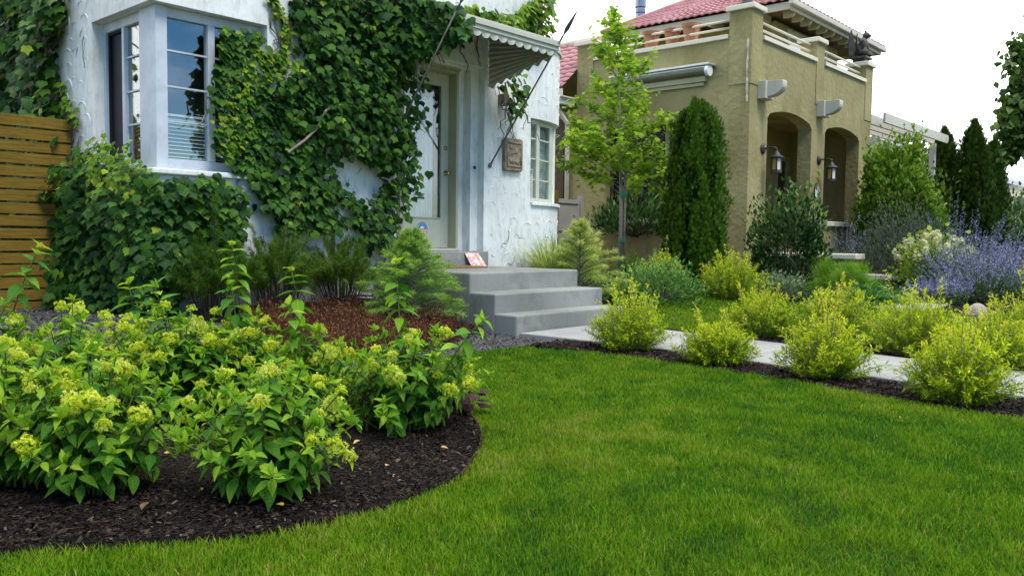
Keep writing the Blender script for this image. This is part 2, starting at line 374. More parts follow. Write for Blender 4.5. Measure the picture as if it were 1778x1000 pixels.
MAT['screen'] = surf_mat('insect_screen', (.012,.012,.018), (.02,.02,.028), 5, 3, .6, 0); MAT['core'] = surf_mat('conifer_core_shade', (.007,.014,.004), (.014,.026,.006), 20, 4, 1, 0, spec=0); MAT['dull_glass'] = glass_mat('dull_glass', 0.01)
MAT['glass'] = glass_mat('window_glass', 0.06); MAT['door_glass'] = glass_mat('door_glass', 0.12)
MAT['blue_glass'] = glass_mat('dark_window_glass', 0.16)
MAT['blind'] = surf_mat('blind', (.62,.64,.62), (.70,.72,.70), 4, 3, .6, 0)
MAT['curtain'] = surf_mat('curtain', (.72,.75,.76), (.82,.85,.85), 6, 5, .9, .4, 9, .02, stretch=(4,4,.15), dirt=(.42,.40,.28), dscale=1.6, damt=.6, streak=(5,5,.7))
MAT['mat_brown'] = surf_mat('coir_mat', (.16,.10,.02), (.24,.16,.04), 40, 5, .95, .6, 120, .006)
MAT['white'] = surf_mat('white_enamel', (.74,.75,.74), (.80,.80,.79), 3, 3, .4, 0)
MAT['black'] = surf_mat('black_enamel', (.012,.012,.014), (.02,.02,.022), 3, 3, .5, 0)
MAT['blue'] = surf_mat('blue_print', (.06,.22,.55), (.08,.27,.60), 3, 3, .5, 0)
MAT['navy'] = surf_mat('navy_print', (.02,.035,.10), (.03,.045,.13), 3, 3, .5, 0)
MAT['red'] = surf_mat('red_print', (.55,.08,.08), (.62,.11,.10), 3, 3, .5, 0)
MAT['green_plastic'] = surf_mat('green_plastic', (.01,.20,.10), (.015,.26,.13), 3, 3, .5, 0)
MAT['hose'] = surf_mat('hose', (.025,.05,.06), (.045,.075,.085), 5, 3, .5, 0)
MAT['grey_paint'] = surf_mat('grey_paint', (.27,.25,.21), (.33,.31,.26), 3, 5, .6, .1, 30, .004)
MAT['shingle'] = surf_mat('shingle', (.26,.25,.24), (.36,.35,.33), 8, 6, .9, .5, 30, .02)
MAT['edging'] = surf_mat('rusty_edging', (.035,.016,.009), (.075,.034,.018), 12, 6, .85, .2, 60, .003, spec=.1)
def emissive_glass(name, c, e):
    m, t, b, o = mat_new(name)
    b.inputs['Base Color'].default_value = (*c, 1); b.inputs['Roughness'].default_value = .25; b.inputs['Transmission Weight'].default_value = .15
    return m
MAT['amber'] = emissive_glass('amber_glass', (.45,.25,.05), 0)
MAT['milk'] = emissive_glass('milk_glass', (.78,.75,.66), 0)
# foliage
MAT['grass'] = leaf_mat('grass_blades', [(.022,.085,.010),(.055,.165,.007),(.095,.222,.004),(.145,.265,.006),(.21,.28,.015),(.30,.30,.08)], .6, .38, .08, objrand=False)
MAT['ivy'] = leaf_mat('ivy_leaf', [(.009,.042,.007),(.018,.068,.008),(.034,.105,.009),(.062,.148,.011)], .52, .22, .15, vein=.35, vk=4)
MAT['ivy_young'] = leaf_mat('ivy_young_leaf', [(.07,.18,.008),(.12,.25,.010),(.20,.31,.014),(.30,.38,.022)], .5, .38, .2, vein=.3, vk=4)
MAT['hyd'] = leaf_mat('hydrangea_leaf', [(.030,.125,.006),(.050,.165,.007),(.085,.215,.009),(.13,.27,.012)], .55, .32, .15, vein=.35, vk=7)
MAT['hyd_young'] = leaf_mat('hydrangea_young_leaf', [(.10,.24,.008),(.15,.31,.010),(.22,.38,.012),(.28,.43,.02)], .55, .40, .15, vein=.3, vk=7)
MAT['limeflower'] = leaf_mat('lime_flower', [(.36,.47,.015),(.50,.59,.028),(.61,.67,.055),(.68,.72,.17)], .6, .42, .12)
MAT['spirea'] = leaf_mat('spirea_leaf', [(.16,.25,.018),(.27,.36,.024),(.40,.47,.035),(.52,.54,.055),(.42,.22,.06)], .5, .35, .3)
MAT['spirea_green'] = leaf_mat('spirea_green_leaf', [(.12,.24,.02),(.20,.33,.03),(.30,.42,.04),(.40,.47,.05)], .5, .35, .3)
MAT['deodar'] = leaf_mat('deodar_needle', [(.045,.13,.04),(.075,.19,.055),(.13,.25,.06),(.27,.36,.11)], .55, .25, .3)
MAT['gold_deodar'] = leaf_mat('golden_deodar_needle', [(.09,.19,.05),(.17,.27,.06),(.32,.38,.11),(.48,.50,.21)], .55, .25, .3)
MAT['thuja'] = leaf_mat('thuja_spray', [(.022,.065,.009),(.036,.095,.011),(.055,.125,.013),(.085,.15,.018)], .6, .15, .25)
MAT['arborvitae'] = leaf_mat('arborvitae_spray', [(.016,.040,.012),(.024,.058,.014),(.036,.080,.016)], .65, .15, .2)
MAT['threadleaf'] = leaf_mat('thread_leaf', [(.03,.085,.008),(.055,.135,.010),(.09,.18,.014),(.13,.20,.03)], .6, .25, .1)
MAT['maple'] = leaf_mat('maple_leaf', [(.12,.27,.010),(.19,.36,.013),(.29,.44,.018),(.38,.50,.03)], .5, .45, .18, vein=.3, vk=4)
MAT['bigtree'] = leaf_mat('tree_leaf', [(.035,.085,.014),(.055,.12,.018),(.085,.165,.022),(.16,.22,.03)], .45, .35, .35)
MAT['shrub_dark'] = leaf_mat('dark_shrub_leaf', [(.022,.062,.016),(.034,.088,.022),(.05,.115,.03),(.13,.20,.06)], .4, .2, .45)
MAT['climber'] = leaf_mat('climber_leaf', [(.035,.105,.014),(.06,.15,.018),(.10,.20,.024),(.18,.27,.035)], .45, .3, .35)
MAT['mugo'] = leaf_mat('mugo_needle', [(.055,.14,.012),(.085,.19,.014),(.13,.24,.018)], .55, .2, .3)
MAT['cover'] = leaf_mat('cover_leaf', [(.05,.12,.045),(.08,.17,.06),(.13,.23,.08),(.22,.30,.13)], .5, .25, .35)
MAT['smoky'] = leaf_mat('smoky_leaf', [(.035,.055,.04),(.06,.08,.055),(.095,.11,.075),(.10,.085,.075)], .6, .25, .25)
MAT['sage_leaf'] = leaf_mat('sage_leaf', [(.09,.14,.085),(.14,.19,.12),(.20,.25,.17)], .6, .25, .25)
MAT['sage_flower'] = leaf_mat('sage_flower', [(.17,.165,.36),(.25,.24,.46),(.34,.34,.55),(.44,.44,.58)], .6, .3, .15)
MAT['cream_flower'] = leaf_mat('cream_flower', [(.50,.52,.20),(.62,.62,.32),(.70,.69,.46)], .6, .3, .2)
MAT['ornamental'] = leaf_mat('ornamental_blade', [(.20,.34,.03),(.34,.47,.06),(.52,.58,.2)], .5, .35, .15)
MAT['heuchera'] = leaf_mat('heuchera_leaf', [(.012,.003,.005),(.025,.004,.008),(.045,.007,.012)], .55, .08, .12)
MAT['sedum'] = leaf_mat('bronze_groundcover', [(.07,.026,.014),(.12,.045,.022),(.18,.075,.035),(.20,.13,.045)], .65, .2, .12)
MAT['yellow_leaf'] = leaf_mat('fallen_leaf', [(.45,.36,.06),(.55,.40,.10),(.50,.30,.08)], .6, .2, .2)
MAT['dry_leaf'] = leaf_mat('dry_leaf', [(.17,.10,.05),(.27,.17,.085)], .8, .1, .1)
MAT['chip'] = leaf_mat('mulch_chip', [(.005,.004,.0035),(.012,.009,.008),(.026,.018,.014),(.055,.038,.028),(.17,.145,.11)], .9, .0, .1, objrand=False)
MAT['redchip'] = leaf_mat('red_mulch_chip', [(.018,.010,.007),(.040,.021,.014),(.075,.038,.024),(.13,.075,.05)], .9, .0, .1, objrand=False)
MAT['pebble'] = leaf_mat('gravel_pebble', [(.040,.039,.040),(.075,.073,.073),(.12,.117,.115),(.21,.20,.19)], .9, .0, .15, objrand=False)

# ================================================================== GROUND
def sheet(name, poly, mat, dz, cell=0.25, rough=0.0, label=None, nsc=6.0, mound=0.0):
    poly = np.array(poly, float); x0, y0 = poly.min(0); x1, y1 = poly.max(0)
    P = [tuple(p) for p in poly]; n = len(P); dense = []
    for i in range(n):
        a, b = poly[i], poly[(i+1) % n]; k = max(1, int(np.linalg.norm(b-a)/cell))
        dense += [tuple(a+(b-a)*j/k) for j in range(k)]
    gx, gy = np.meshgrid(np.arange(x0+cell/2, x1, cell), np.arange(y0+cell/2, y1, cell))
    g = np.stack([gx.ravel(), gy.ravel()], 1); g = g+rng.uniform(-.2, .2, g.shape)*cell
    g = g[in_poly(g, P)]
    vs_ = [Vector(p) for p in dense]+[Vector(p) for p in g]; e = [(i, (i+1) % len(dense)) for i in range(len(dense))]
    ov, oe, of, *_ = delaunay_2d_cdt(vs_, e, [tuple(range(len(dense)))], 1, 1e-5)
    V = np.array([(v.x, v.y, 0) for v in ov]); V[:, 2] = hgt(V[:, 0], V[:, 1])+dz
    if rough: V[:, 2] += rough*(vnoise(V*np.array([1, 1, 0]), nsc, 3)-.5)*2
    if mound:
        d = np.min(np.linalg.norm(V[:, None, :2]-np.array(dense)[None], axis=2), axis=1); V[:, 2] += mound*sstep(0, .5, d)
    o = stuff(name, V, np.array([tuple(f) for f in of]), mat, kind='structure', smooth=True)
    return o, P
BED_EDGE = [(-2,5),(-.6,3.8),(.3,2.95),(.77,2.57),(.95,2.44),(1.26,2.21),(1.52,2.12),(1.84,2.11),(2.18,2.18),(2.58,2.45),(2.85,2.73),(3.08,3.07)]
LAWN_R = [(4.76,4.65),(5.19,4.54),(5.38,4.2),(5.42,3.74),(5.4,3.14),(5.3,2.55),(5.22,2.14),(5.08,1.72),(4.95,.87),(4.8,0),(4.6,-1.5),(4.4,-3)]
LAWN = BED_EDGE+[(3.22,3.5),(3.5,4.1),(4.0,4.48)]+LAWN_R+[(-4,-3),(-4,5)]
HBED = BED_EDGE+[(3.22,3.5),(3.3,4.1),(2.6,4.55),(1.6,4.8),(0,5.2),(-2,5.6)]
RBED = [(3.45,5.3),(3.8,5.0),(4.3,4.9),(5.0,5.15),(5.86,5.6),(5.86,7.32),(3.75,7.32),(3.85,6.6),(3.6,5.9)]
PNEAR = [(5.93,5.2),(5.93,4.6),(5.93,3.55),(5.79,2.72),(5.7,1.95),(5.68,1.63),(5.62,1.09),(5.5,-.5),(5.4,-3)]
PFAR = [(7.35,5.2),(7.22,4.34),(7.07,3.38),(6.89,2.31),(6.81,1.9),(6.73,1.25),(6.6,-.5),(6.5,-3)]
STRIP1 = [(5.19,4.54),(5.5,4.62),(5.92,4.6)]+PNEAR[2:]+LAWN_R[:1:-1]
L2NEAR = [(7.34,4.55),(7.5,3.9),(7.6,3.3),(7.66,2.65),(7.8,2.2),(7.9,1.5),(8.0,.5),(8.1,-3)]
STRIP2 = PFAR[1:]+L2NEAR[::-1]
L2FAR = [(7.8,5.0),(8.6,5.55),(9.3,6.0),(10.29,6.29),(11.49,6.61),(12.18,6.38),(12.25,5.8),(12.0,4.9),(12.0,4.23),(12.29,3.94),(12.0,3.2),(11.76,2.65),(11.2,1.5),(11,0),(11,-3)]
LAWN2 = L2NEAR+L2FAR[::-1]
BED2 = L2FAR+[(34,-3),(34,14),(9.6,14),(9.0,7.2),(7.7,7.2),(7.68,5.2)]
g = MB(); g.face((-400,-400,-.06),(400,-400,-.06),(400,400,-.06),(-400,400,-.06)); g.build('ground', MAT['far_ground'], kind='structure')
gravel, _ = sheet('gravel_path', [(-6,-4),(5.95,-4),(5.95,12),(-6,12)], MAT['gravel'], -.012, .3, .006)
yard, _ = sheet('yard_soil', [(5.951,-4),(36,-4),(36,16),(5.951,16)], MAT['soil'], -.016, .6)
lawn, LAWNP = sheet('lawn_ground', LAWN, MAT['soil'], .004, .2, .006, nsc=3)
lawn2, LAWN2P = sheet('far_lawn_ground', LAWN2, MAT['soil'], .006, .3, .006, nsc=3)
hbed, HBEDP = sheet('mulch_bed', HBED, MAT['mulch'], -.004, .09, .012, mound=.03)
rbed, RBEDP = sheet('red_mulch_bed', RBED, MAT['redmulch'], .0, .12, .012, mound=.05)
strip1, S1P = sheet('mulch_strip', STRIP1, MAT['mulch'], .001, .10, .010)
strip2, S2P = sheet('mulch_strip', STRIP2, MAT['mulch'], .001, .12, .010)
bed2, B2P = sheet('planting_bed', BED2, MAT['mulch'], .002, .35, .012)
# front walk: poured slabs with open joints
walk = tag(bpy.data.objects.new('concrete_walk', None), kind='structure'); COL.objects.link(walk); WO[walk] = np.zeros(3)
def interp_edge(E, y):
    E = np.array(E); return float(np.interp(-y, -E[:, 1], E[:, 0]))
ys = [5.17, 4.05, 2.9, 1.75, .6, -.6, -1.8, -3]
for a, b in zip(ys[:-1], ys[1:]):
    ay, by = a-.006, b+.006; m = np.linspace(ay, by, 6)
    pts = [(interp_edge(PNEAR, y), y, -.05) for y in m]+[(interp_edge(PFAR, y), y, -.05) for y in m[::-1]]
    MB().prism(pts, (0, 0, .078)).build('slab', MAT['pale_concrete'], walk, bevel=.008)
w2 = MB(); w2.prism([(11.9,3.3,-.05),(15.3,3.5,-.05),(15.3,4.3,-.05),(12.0,4.0,-.05)], (0,0,.075)); w2.build('neighbour_walk', MAT['pale_concrete'], bevel=.008, kind='structure')

# ================================================================== LEFT HOUSE (white stucco)
house = thing('stucco_house', (3.44, 7.3, 0.1), 'white stucco house with a corner window, arched stucco ridges and ivy over its front', 'house')
w = MB()
w.box(3.44,4.59,7.3,7.6,-.1,1.5); w.box(3.44,4.59,7.3,7.6,2.95,5); w.box(4.59,6.2,7.3,7.6,-.1,5)
w.box(6.2,7.66,7.3,7.41,3.03,5); w.box(7.66,8.55,7.3,7.6,-.1,5)
w.box(6.2,6.33,7.412,7.54,.5,3.2); w.box(7.53,7.66,7.412,7.54,.5,3.2); w.box(6.33,7.53,7.412,7.54,3.0,3.2)
w.box(6.2,6.46,7.542,7.9,.5,3.2); w.box(7.41,7.66,7.542,7.9,.5,3.2); w.box(6.46,7.41,7.542,7.9,2.97,3.2)
w.box(3.44,3.74,7.6,8.54,-.1,1.5); w.box(3.44,3.74,7.6,8.54,2.95,5); w.box(3.44,3.74,8.54,16,-.1,5)
w.box(8.56,8.82,7.34,7.6,3.5,5); w.box(8.55,8.8,7.6,16,3.52,5)
RX, RY = 1.12, .60
def bay(t, inset=0.0): return np.array([8.55+(RX-inset)*math.sin(t), 7.3+RY-(RY-inset)*math.cos(t)])
def curved(z0, z1, t0, t1, n=18, th=.25):
    ts = np.linspace(t0, t1, n+1)
    for a, b in zip(ts[:-1], ts[1:]):
        p, q, r, s = bay(a), bay(b), bay(b, th), bay(a, th)
        w.prism([(*p, z0), (*q, z0), (*r, z0), (*s, z0)], (0, 0, z1-z0))
curved(-.1, 1.37, 0, math.pi/2); curved(2.52, 3.5, 0, math.pi/2); curved(1.37, 2.52, R(76), math.pi/2, 4)
w.box(9.42,9.67,7.9,16,-.1,3.5)
wall = w.build('wall', MAT['white_stucco'], house)
r_ = MB(); r_.prism([(*bay(t, -.03), 3.5) for t in np.linspace(0, math.pi/2, 14)]+[(9.70,16,3.5),(8.55,16,3.5)], (0,0,.05)); r_.build('bay_roof', MAT['grey_trim'], house)
s_ = MB(); ts = np.linspace(R(1), R(80), 14)
for a, b in zip(ts[:-1], ts[1:]):
    p, q, r, s = bay(a, -.035), bay(b, -.035), bay(b, .2), bay(a, .2); s_.prism([(*p, 1.365), (*q, 1.365), (*r, 1.365), (*s, 1.365)], (0, 0, .045))
# raised comb strokes in the stucco
def wall_at(s, z):
    if s < 0: return np.array([3.44, 7.3-s, z]), np.array([-1, 0, 0.]), np.array([0, -1., 0])
    if s < 5.11: return np.array([3.44+s, 7.3, z]), np.array([0, -1., 0]), np.array([1., 0, 0])
    t = min((s-5.11)/1.0, 1.5); p = bay(t); nn = unit(np.array([math.sin(t)/RX, -math.cos(t)/RY])); return np.array([*p, z]), np.array([*nn, 0]), np.array([-nn[1], nn[0], 0])
def wall_open(s, z):
    if -1.3 < s < 1.2 and 1.4 < z < 3.05: return True
    if 2.7 < s < 4.27 and .5 < z < 3.06: return True
    if s > 5.05 and 1.25 < z < 2.62: return True
    return False
rv, rt_ = [], []
cand = []
for i in range(2600):
    s, z = rng.uniform(-2.0, 6.35), rng.uniform(.1, 3.7)
    if wall_open(s, z) or any((s-a)**2+((z-b)*1.0)**2 < .018 for a, b in cand): continue
    cand.append((s, z))
for s0, z0 in cand:
    wd, hh, ro = rng.uniform(.04,.13), rng.uniform(.05,.15), rng.normal(0, .5); a0, a1 = R(rng.uniform(-10, 40)), R(rng.uniform(120, 185))
    m = 9; b = len(rv); ok = True; new = []
    for k in range(m):
        a = a0+(a1-a0)*k/(m-1); x, y = wd*math.cos(a), hh*math.sin(a); x, y = x*math.cos(ro)-y*math.sin(ro), x*math.sin(ro)+y*math.cos(ro)
        if wall_open(s0+x, z0+y) or (s0 < 0) != (s0+x < 0): ok = False; break
        p, nn, tn = wall_at(s0+x, z0+y); c = np.array([tn[0]*x+0, tn[1]*x, y]); c = c/max(np.linalg.norm(c), 1e-6)
        e = math.sin(math.pi*(k+.4)/(m-.2))**.7; wv = .008*e*rng.uniform(.6,1.3); hv = .0075*e*rng.uniform(.4,1.5)
        new += [p-c*wv-nn*.003, p+nn*hv+c*wv*.5, p+c*wv-nn*.003]
    if not ok: continue
    rv += new
    for k in range(m-1):
        q = b+3*k
        for u in (0, 1): rt_ += [(q+u, q+u+1, q+u+4), (q+u, q+u+4, q+u+3)]
stuff('stucco_ridges', np.array(rv), np.array(rt_), MAT['white_stucco'], house, smooth=True)
# corner window
win = MB()
win.box(3.49,3.60,7.36,7.68,1.5,2.95)                                  # corner post
win.box(3.60,4.59,7.38,7.46,1.5,1.60); win.box(3.60,4.59,7.38,7.46,2.86,2.95); win.box(4.50,4.59,7.38,7.46,1.60,2.86); win.box(3.998,4.068,7.375,7.455,1.60,2.86)
win.box(3.52,3.60,7.68,8.54,1.5,1.60); win.box(3.52,3.60,7.68,8.54,2.86,2.95); win.box(3.52,3.60,8.47,8.54,1.60,2.86); win.box(3.515,3.595,8.05,8.10,1.60,2.86)
winf = win.build('window', MAT['window_white'], house, bevel=.006)
for x0, x1 in ((3.60,3.998),(4.068,4.50)):
    MB().box(x0,x1,7.415,7.421,1.60,2.86).build('pane', MAT['blue_glass'], winf)
    for z in (2.57,2.25,1.94): MB().box(x0,x1,7.40,7.413,z-.008,z+.008).build('muntin', MAT['window_white'], winf)
MB().box(3.555,3.561,7.68,8.05,1.60,2.86).build('pane', MAT['blue_glass'], winf)
MB().box(3.575,3.581,8.10,8.47,1.60,2.86).build('screen', MAT['screen'], winf)
for z in (2.57,2.25,1.94): MB().box(3.54,3.553,7.68,8.05,z-.008,z+.008).build('muntin', MAT['window_white'], winf)
for z in (2.57,2.25,1.94): MB().box(3.585,3.597,8.10,8.47,z-.008,z+.008).build('muntin', MAT['window_white'], winf)
sc_ = MB(); sc_.box(3.548,3.57,8.10,8.125,1.60,2.86); sc_.box(3.548,3.57,8.445,8.47,1.60,2.86); sc_.box(3.548,3.57,8.125,8.445,2.835,2.86); sc_.box(3.548,3.57,8.125,8.445,1.60,1.625); sc_.build('screen_frame', MAT['dark'], winf)
winf.location = (.03, .03, 0)
bl = MB()
for z in np.arange(1.62, 2.0, .034): bl.prism([(3.62,7.46,z),(3.62,7.49,z+.024),(3.62,7.492,z+.026),(3.62,7.462,z+.002)], (.86,0,0)); bl.prism([(3.62,7.69,z),(3.65,7.69,z+.024),(3.652,7.69,z+.026),(3.622,7.69,z+.002)], (0,.36,0))
bl.build('blind', MAT['blind'], winf)
MB().box(3.78,6.1,7.66,11,1.1,3.2).build('room_shade_block', MAT['dark'], house)  # solid block, the unlit room's darkness painted as its colour
sill = MB(); sill.box(3.41,4.62,7.25,7.38,1.445,1.497); sill.box(3.41,3.52,7.38,8.56,1.445,1.497); sill.build('window_sill', MAT['white_stucco'], house, bevel=.012)
# rounded-bay window
bw = MB(); tw = [R(4), R(16), R(44), R(72)]; fp = [bay(t, .11) for t in tw]
for p in fp: bw.box(p[0]-.035,p[0]+.035,p[1]-.03,p[1]+.03,1.41,2.52)
for a, b in zip(fp[:-1], fp[1:]):
    bw.beam((*a,1.44),(*b,1.44),.05,.06); bw.beam((*a,2.49),(*b,2.49),.05,.06)
bwf = bw.build('window', MAT['sage_paint'], house, bevel=.004)
for a, b in zip(fp[:-1], fp[1:]):
    MB().beam((*a,1.965),(*b,1.965),.006,.99).build('pane', MAT['glass'], bwf)
    for z in (1.72, 2.0, 2.27): MB().beam((*a,z),(*b,z),.02,.02).build('muntin', MAT['sage_paint'], bwf)
bl = MB(); ip = [bay(t, .20) for t in tw]
for z in np.arange(1.44, 2.48, .036):
    for a, b in zip(ip[:-1], ip[1:]): bl.beam((*a,z),(*b,z),.004,.031)
bl.build('blind', MAT['blind'], bwf)
s_.build('window_sill', MAT['white_stucco'], house, bevel=.006)
MB().prism([(8.62,7.85,1.2),(9.36,8.1,1.2),(9.36,9,1.2),(8.62,9,1.2)], (0,0,1.6)).build('room_shade_block', MAT['dark'], house)  # solid block painted dark as the unlit inside of the bay
# front door
fr = MB(); fr.box(6.46,6.50,7.50,7.70,.76,2.97); fr.box(7.37,7.41,7.50,7.70,.76,2.97); fr.box(6.50,7.37,7.50,7.70,2.93,2.97); fr.box(6.44,7.43,7.48,7.535,2.972,2.998)
fr.build('door_frame', MAT['olive_paint'], house, bevel=.004)
dr = MB(); dr.box(6.50,6.62,7.64,7.685,.79,2.93); dr.box(7.245,7.37,7.64,7.685,.79,2.93); dr.box(6.62,7.245,7.64,7.685,2.79,2.93); dr.box(6.62,7.245,7.64,7.685,.79,1.15)
door = dr.build('door', MAT['sage_paint'], house, bevel=.004)
bead = MB(); bead.box(6.62,6.635,7.632,7.642,1.15,2.79); bead.box(7.23,7.245,7.632,7.642,1.15,2.79); bead.box(6.635,7.23,7.632,7.642,1.15,1.165); bead.box(6.635,7.23,7.632,7.642,2.775,2.79); bead.build('glazing_bead', MAT['olive_paint'], door)
MB().box(6.62,7.245,7.658,7.664,1.15,2.79).build('pane', MAT['door_glass'], door)
cv = []; nx = 60
for i in range(nx+1):
    x = 6.60+.58*i/nx; y = 7.735+.012*math.sin(i*1.35)+.006*math.sin(i*.53)
    ztop = 2.60+.05*abs(math.sin(i*.30)); cv += [(x, y, 1.12), (x, y, ztop)]
stuff('curtain', np.array(cv), np.array([q for i in range(nx) for q in ((2*i,2*i+2,2*i+3),(2*i,2*i+3,2*i+1))]), MAT['curtain'], door, smooth=True, kind=None)
MB().box(6.5,7.4,7.80,7.86,.8,2.96).build('hall_shade_slab', MAT['dark'], house)  # slab behind the curtain, shade of the hall put into its colour
kn = MB(); kn.lathe([(.032,0),(.032,.008),(.012,.012),(.012,.035),(.026,.045),(.030,.06),(.022,.074),(.0,.078)], (7.315,7.64,1.72), 18, 'y'); kn.build('door_knob', MAT['brass'], door, smooth=True)
kn = MB(); kn.lathe([(.028,0),(.028,.008),(.020,.016),(.0,.018)], (7.315,7.64,2.03), 18, 'y'); kn.build('deadbolt', MAT['brass'], door, smooth=True)
# round sticker: blue arch over red stripes
def disc(m, cx, cz, y, rr, a0=0, a1=2*math.pi, r0=0, n=32):
    ts = np.linspace(a0, a1, n); pts = [(cx+rr[0]*math.cos(t), y, cz+rr[1]*math.sin(t)) for t in ts]
    inn = [(cx+r0*rr[0]*math.cos(t), y, cz+r0*rr[1]*math.sin(t)) for t in ts]
    for i in range(n-1): m.face(pts[i], pts[i+1], inn[i+1], inn[i]) if r0 else m.face(pts[i], pts[i+1], (cx, y, cz))
    return m
cx, cz, yy = 6.935, 1.02, 7.6385
st = disc(MB(), cx, cz, yy, (.085,.085)).build('sticker', MAT['navy'], door)
st.data.materials.append(MAT['blue']); 
def sticker(name, m, mat):
    o = m.build(name, mat, door); return o
sticker('sticker_ring', disc(MB(), cx, cz, yy-.001, (.076,.076)), MAT['white'])
sticker('sticker_arch', disc(MB(), cx, cz, yy-.002, (.072,.072), 0, math.pi, .50), MAT['blue'])
for k, (z, ) in enumerate(((-.008,),(-.032,),(-.055,))):
    hw = math.sqrt(max(.070**2-z*z, 0)); n = 10; m = MB()
    xs = np.linspace(-hw, hw, n+1); cu = lambda x: .010*math.sin(x*32+.6)
    for a, b in zip(xs[:-1], xs[1:]): m.face((cx+a,yy-.002,cz+z+cu(a)-.007),(cx+b,yy-.002,cz+z+cu(b)-.007),(cx+b,yy-.002,cz+z+cu(b)+.007),(cx+a,yy-.002,cz+z+cu(a)+.007))
    sticker('sticker_stripe', m, MAT['red'])
lab = MB(); lab.box(6.82,6.98,7.6545,7.6575,1.385,1.455); lb = lab.build('sticker', MAT['white'], door)
m = MB(); m.box(6.82,6.98,7.653,7.654,1.435,1.452); sticker('sticker_stripe', m, MAT['red'])
m = MB(); m.box(6.82,6.98,7.653,7.654,1.385,1.408); sticker('sticker_stripe', m, MAT['navy'])
# inner doorstep
ds = MB(); ds.box(6.2,7.655,7.20,7.70,.57,.755); ds.build('doorstep', MAT['concrete'], house, bevel=.012)
th = MB(); th.box(6.46,7.41,7.47,7.70,.756,.785); th.build('threshold', MAT['grey_trim'], house, bevel=.005)
bell = MB(); bell.lathe([(.022,0),(.022,.010),(.008,.014),(.0,.016)], (7.595,7.405,1.80), 14, 'y'); bell.build('doorbell', MAT['bronze'], house, smooth=True)

# ================================================================== CONCRETE STEPS
steps = thing('concrete_steps', (6.8, 5.18, 0), 'grey concrete entry steps with three treads and a stained left side', 'steps')
MB().box(5.90,7.67,5.18,5.47,-.08,.19).build('step', MAT['concrete'], steps, bevel=.018, segs=3)
MB().box(5.90,7.67,5.46,5.81,-.08,.38).build('step', MAT['concrete'], steps, bevel=.018, segs=3)
MB().box(5.90,7.66,5.80,7.296,-.08,.57).build('landing', MAT['concrete'], steps, bevel=.018, segs=3)

# ================================================================== AWNING
awn = thing('door_awning', (6.9, 7.3, 3.0), 'cream metal door awning with scalloped edge held by spear rods', 'awning')
AX0, AX1 = 6.20, 7.74
pan = MB(); n = 44; za, zb = 3.42, 3.17
vv = []; 
for i in range(n*4+1):
    x = AX0+(AX1-AX0)*i/(n*4); rz = .012*(1 if (i//2) % 2 else 0)
    vv += [(x, 7.3, za+rz), (x, 6.25, zb+rz)]
pan.v = vv; pan.f = [(2*i, 2*i+2, 2*i+3, 2*i+1) for i in range(n*4)]; pan.build('roof_panel', MAT['awning'], awn)
fa = MB(); fa.box(AX0-.02,AX1+.02,6.205,6.245,3.10,3.185); fa.box(AX0-.03,AX1+.03,6.185,6.204,3.145,3.20); fa.box(AX0-.02,AX1+.02,6.19,6.25,3.186,3.215); fa.build('fascia', MAT['awning'], awn, bevel=.005)
def scallop(pts_top, depth, period, amp, mat, name, rib=0):
    a, b = map(np.array, pts_top); Ld = np.linalg.norm(b-a); k = int(Ld/period*12); m = MB(); 
    for i in range(k+1):
        u = i/k; p = a+(b-a)*u; zz = -depth-amp*abs(math.sin(math.pi*u*Ld/period)); wv = .010*math.sin(2*math.pi*u*Ld/period)
        nrm = np.array([-(b-a)[1], (b-a)[0], 0])/Ld
        m.v += [tuple(p), tuple(p+nrm*wv+np.array([0,0,zz]))]
    m.f = [(2*i, 2*i+2, 2*i+3, 2*i+1) for i in range(k)]
    return m.build(name, mat, awn, smooth=True)
scallop(((AX0,6.222,3.10),(AX1,6.222,3.10)), .028, .135, .045, MAT['awning'], 'valance')
sp = MB(); nr = 9
for side, xx in ((0, AX1-.01),):
    m = MB(); k = 60; rows = 9
    for j in range(rows*4+1):
        v_ = j/(rows*4); off = .014*(1 if (j//2) % 2 else 0)
        for i in (0, 1):
            y = 7.296 if i == 0 else 6.25
            ztop = za-.01 if i == 0 else zb-.01; zbot = 2.80 if i == 0 else 3.06
            m.v.append((xx-off, y, ztop+(zbot-ztop)*v_))
    m.f = [(2*j, 2*j+1, 2*j+3, 2*j+2) for j in range(rows*4)]; m.build('side_panel', MAT['awning'], awn)
scallop(((AX1-.012,7.29,2.83),(AX1-.012,6.25,3.09)), .02, .15, .05, MAT['awning'], 'valance')
for ax in (7.76, 6.08):
    A = np.array([ax, 7.295, 1.83]); D = np.array([-.03, -1.10, 1.34]); m = MB()
    m.tube([A, A+D*1.03], .011, 8); m.lathe([(.03,0),(.03,.012),(.012,.02)], (A[0],A[1],A[2]), 12, 'y'); 
    sr = m.build('spear_rod', MAT['rod'], awn, smooth=True)
    d = D/np.linalg.norm(D); T0 = A+D*1.02; s = MB()
    x = unit(np.cross(d, (1.0,0,0))); x = np.array([1.0,0,0])-d*d[0]; x /= np.linalg.norm(x); yv = np.cross(d, x)
    for (u, hw, th) in ((0,.014,.014),(.06,.018,.016),(.09,.010,.010),(.17,.040,.010),(.23,.036,.012),(.36,.014,.006),(.44,.001,.001)):
        c = T0+d*u; s.v += [tuple(c+x*hw), tuple(c+yv*th), tuple(c-x*hw), tuple(c-yv*th)]
    for i in range(6):
        for k in range(4): s.f.append((4*i+k, 4*i+(k+1) % 4, 4*i+4+(k+1) % 4, 4*i+4+k))
    s.build('spear_head', MAT['rod'], sr)

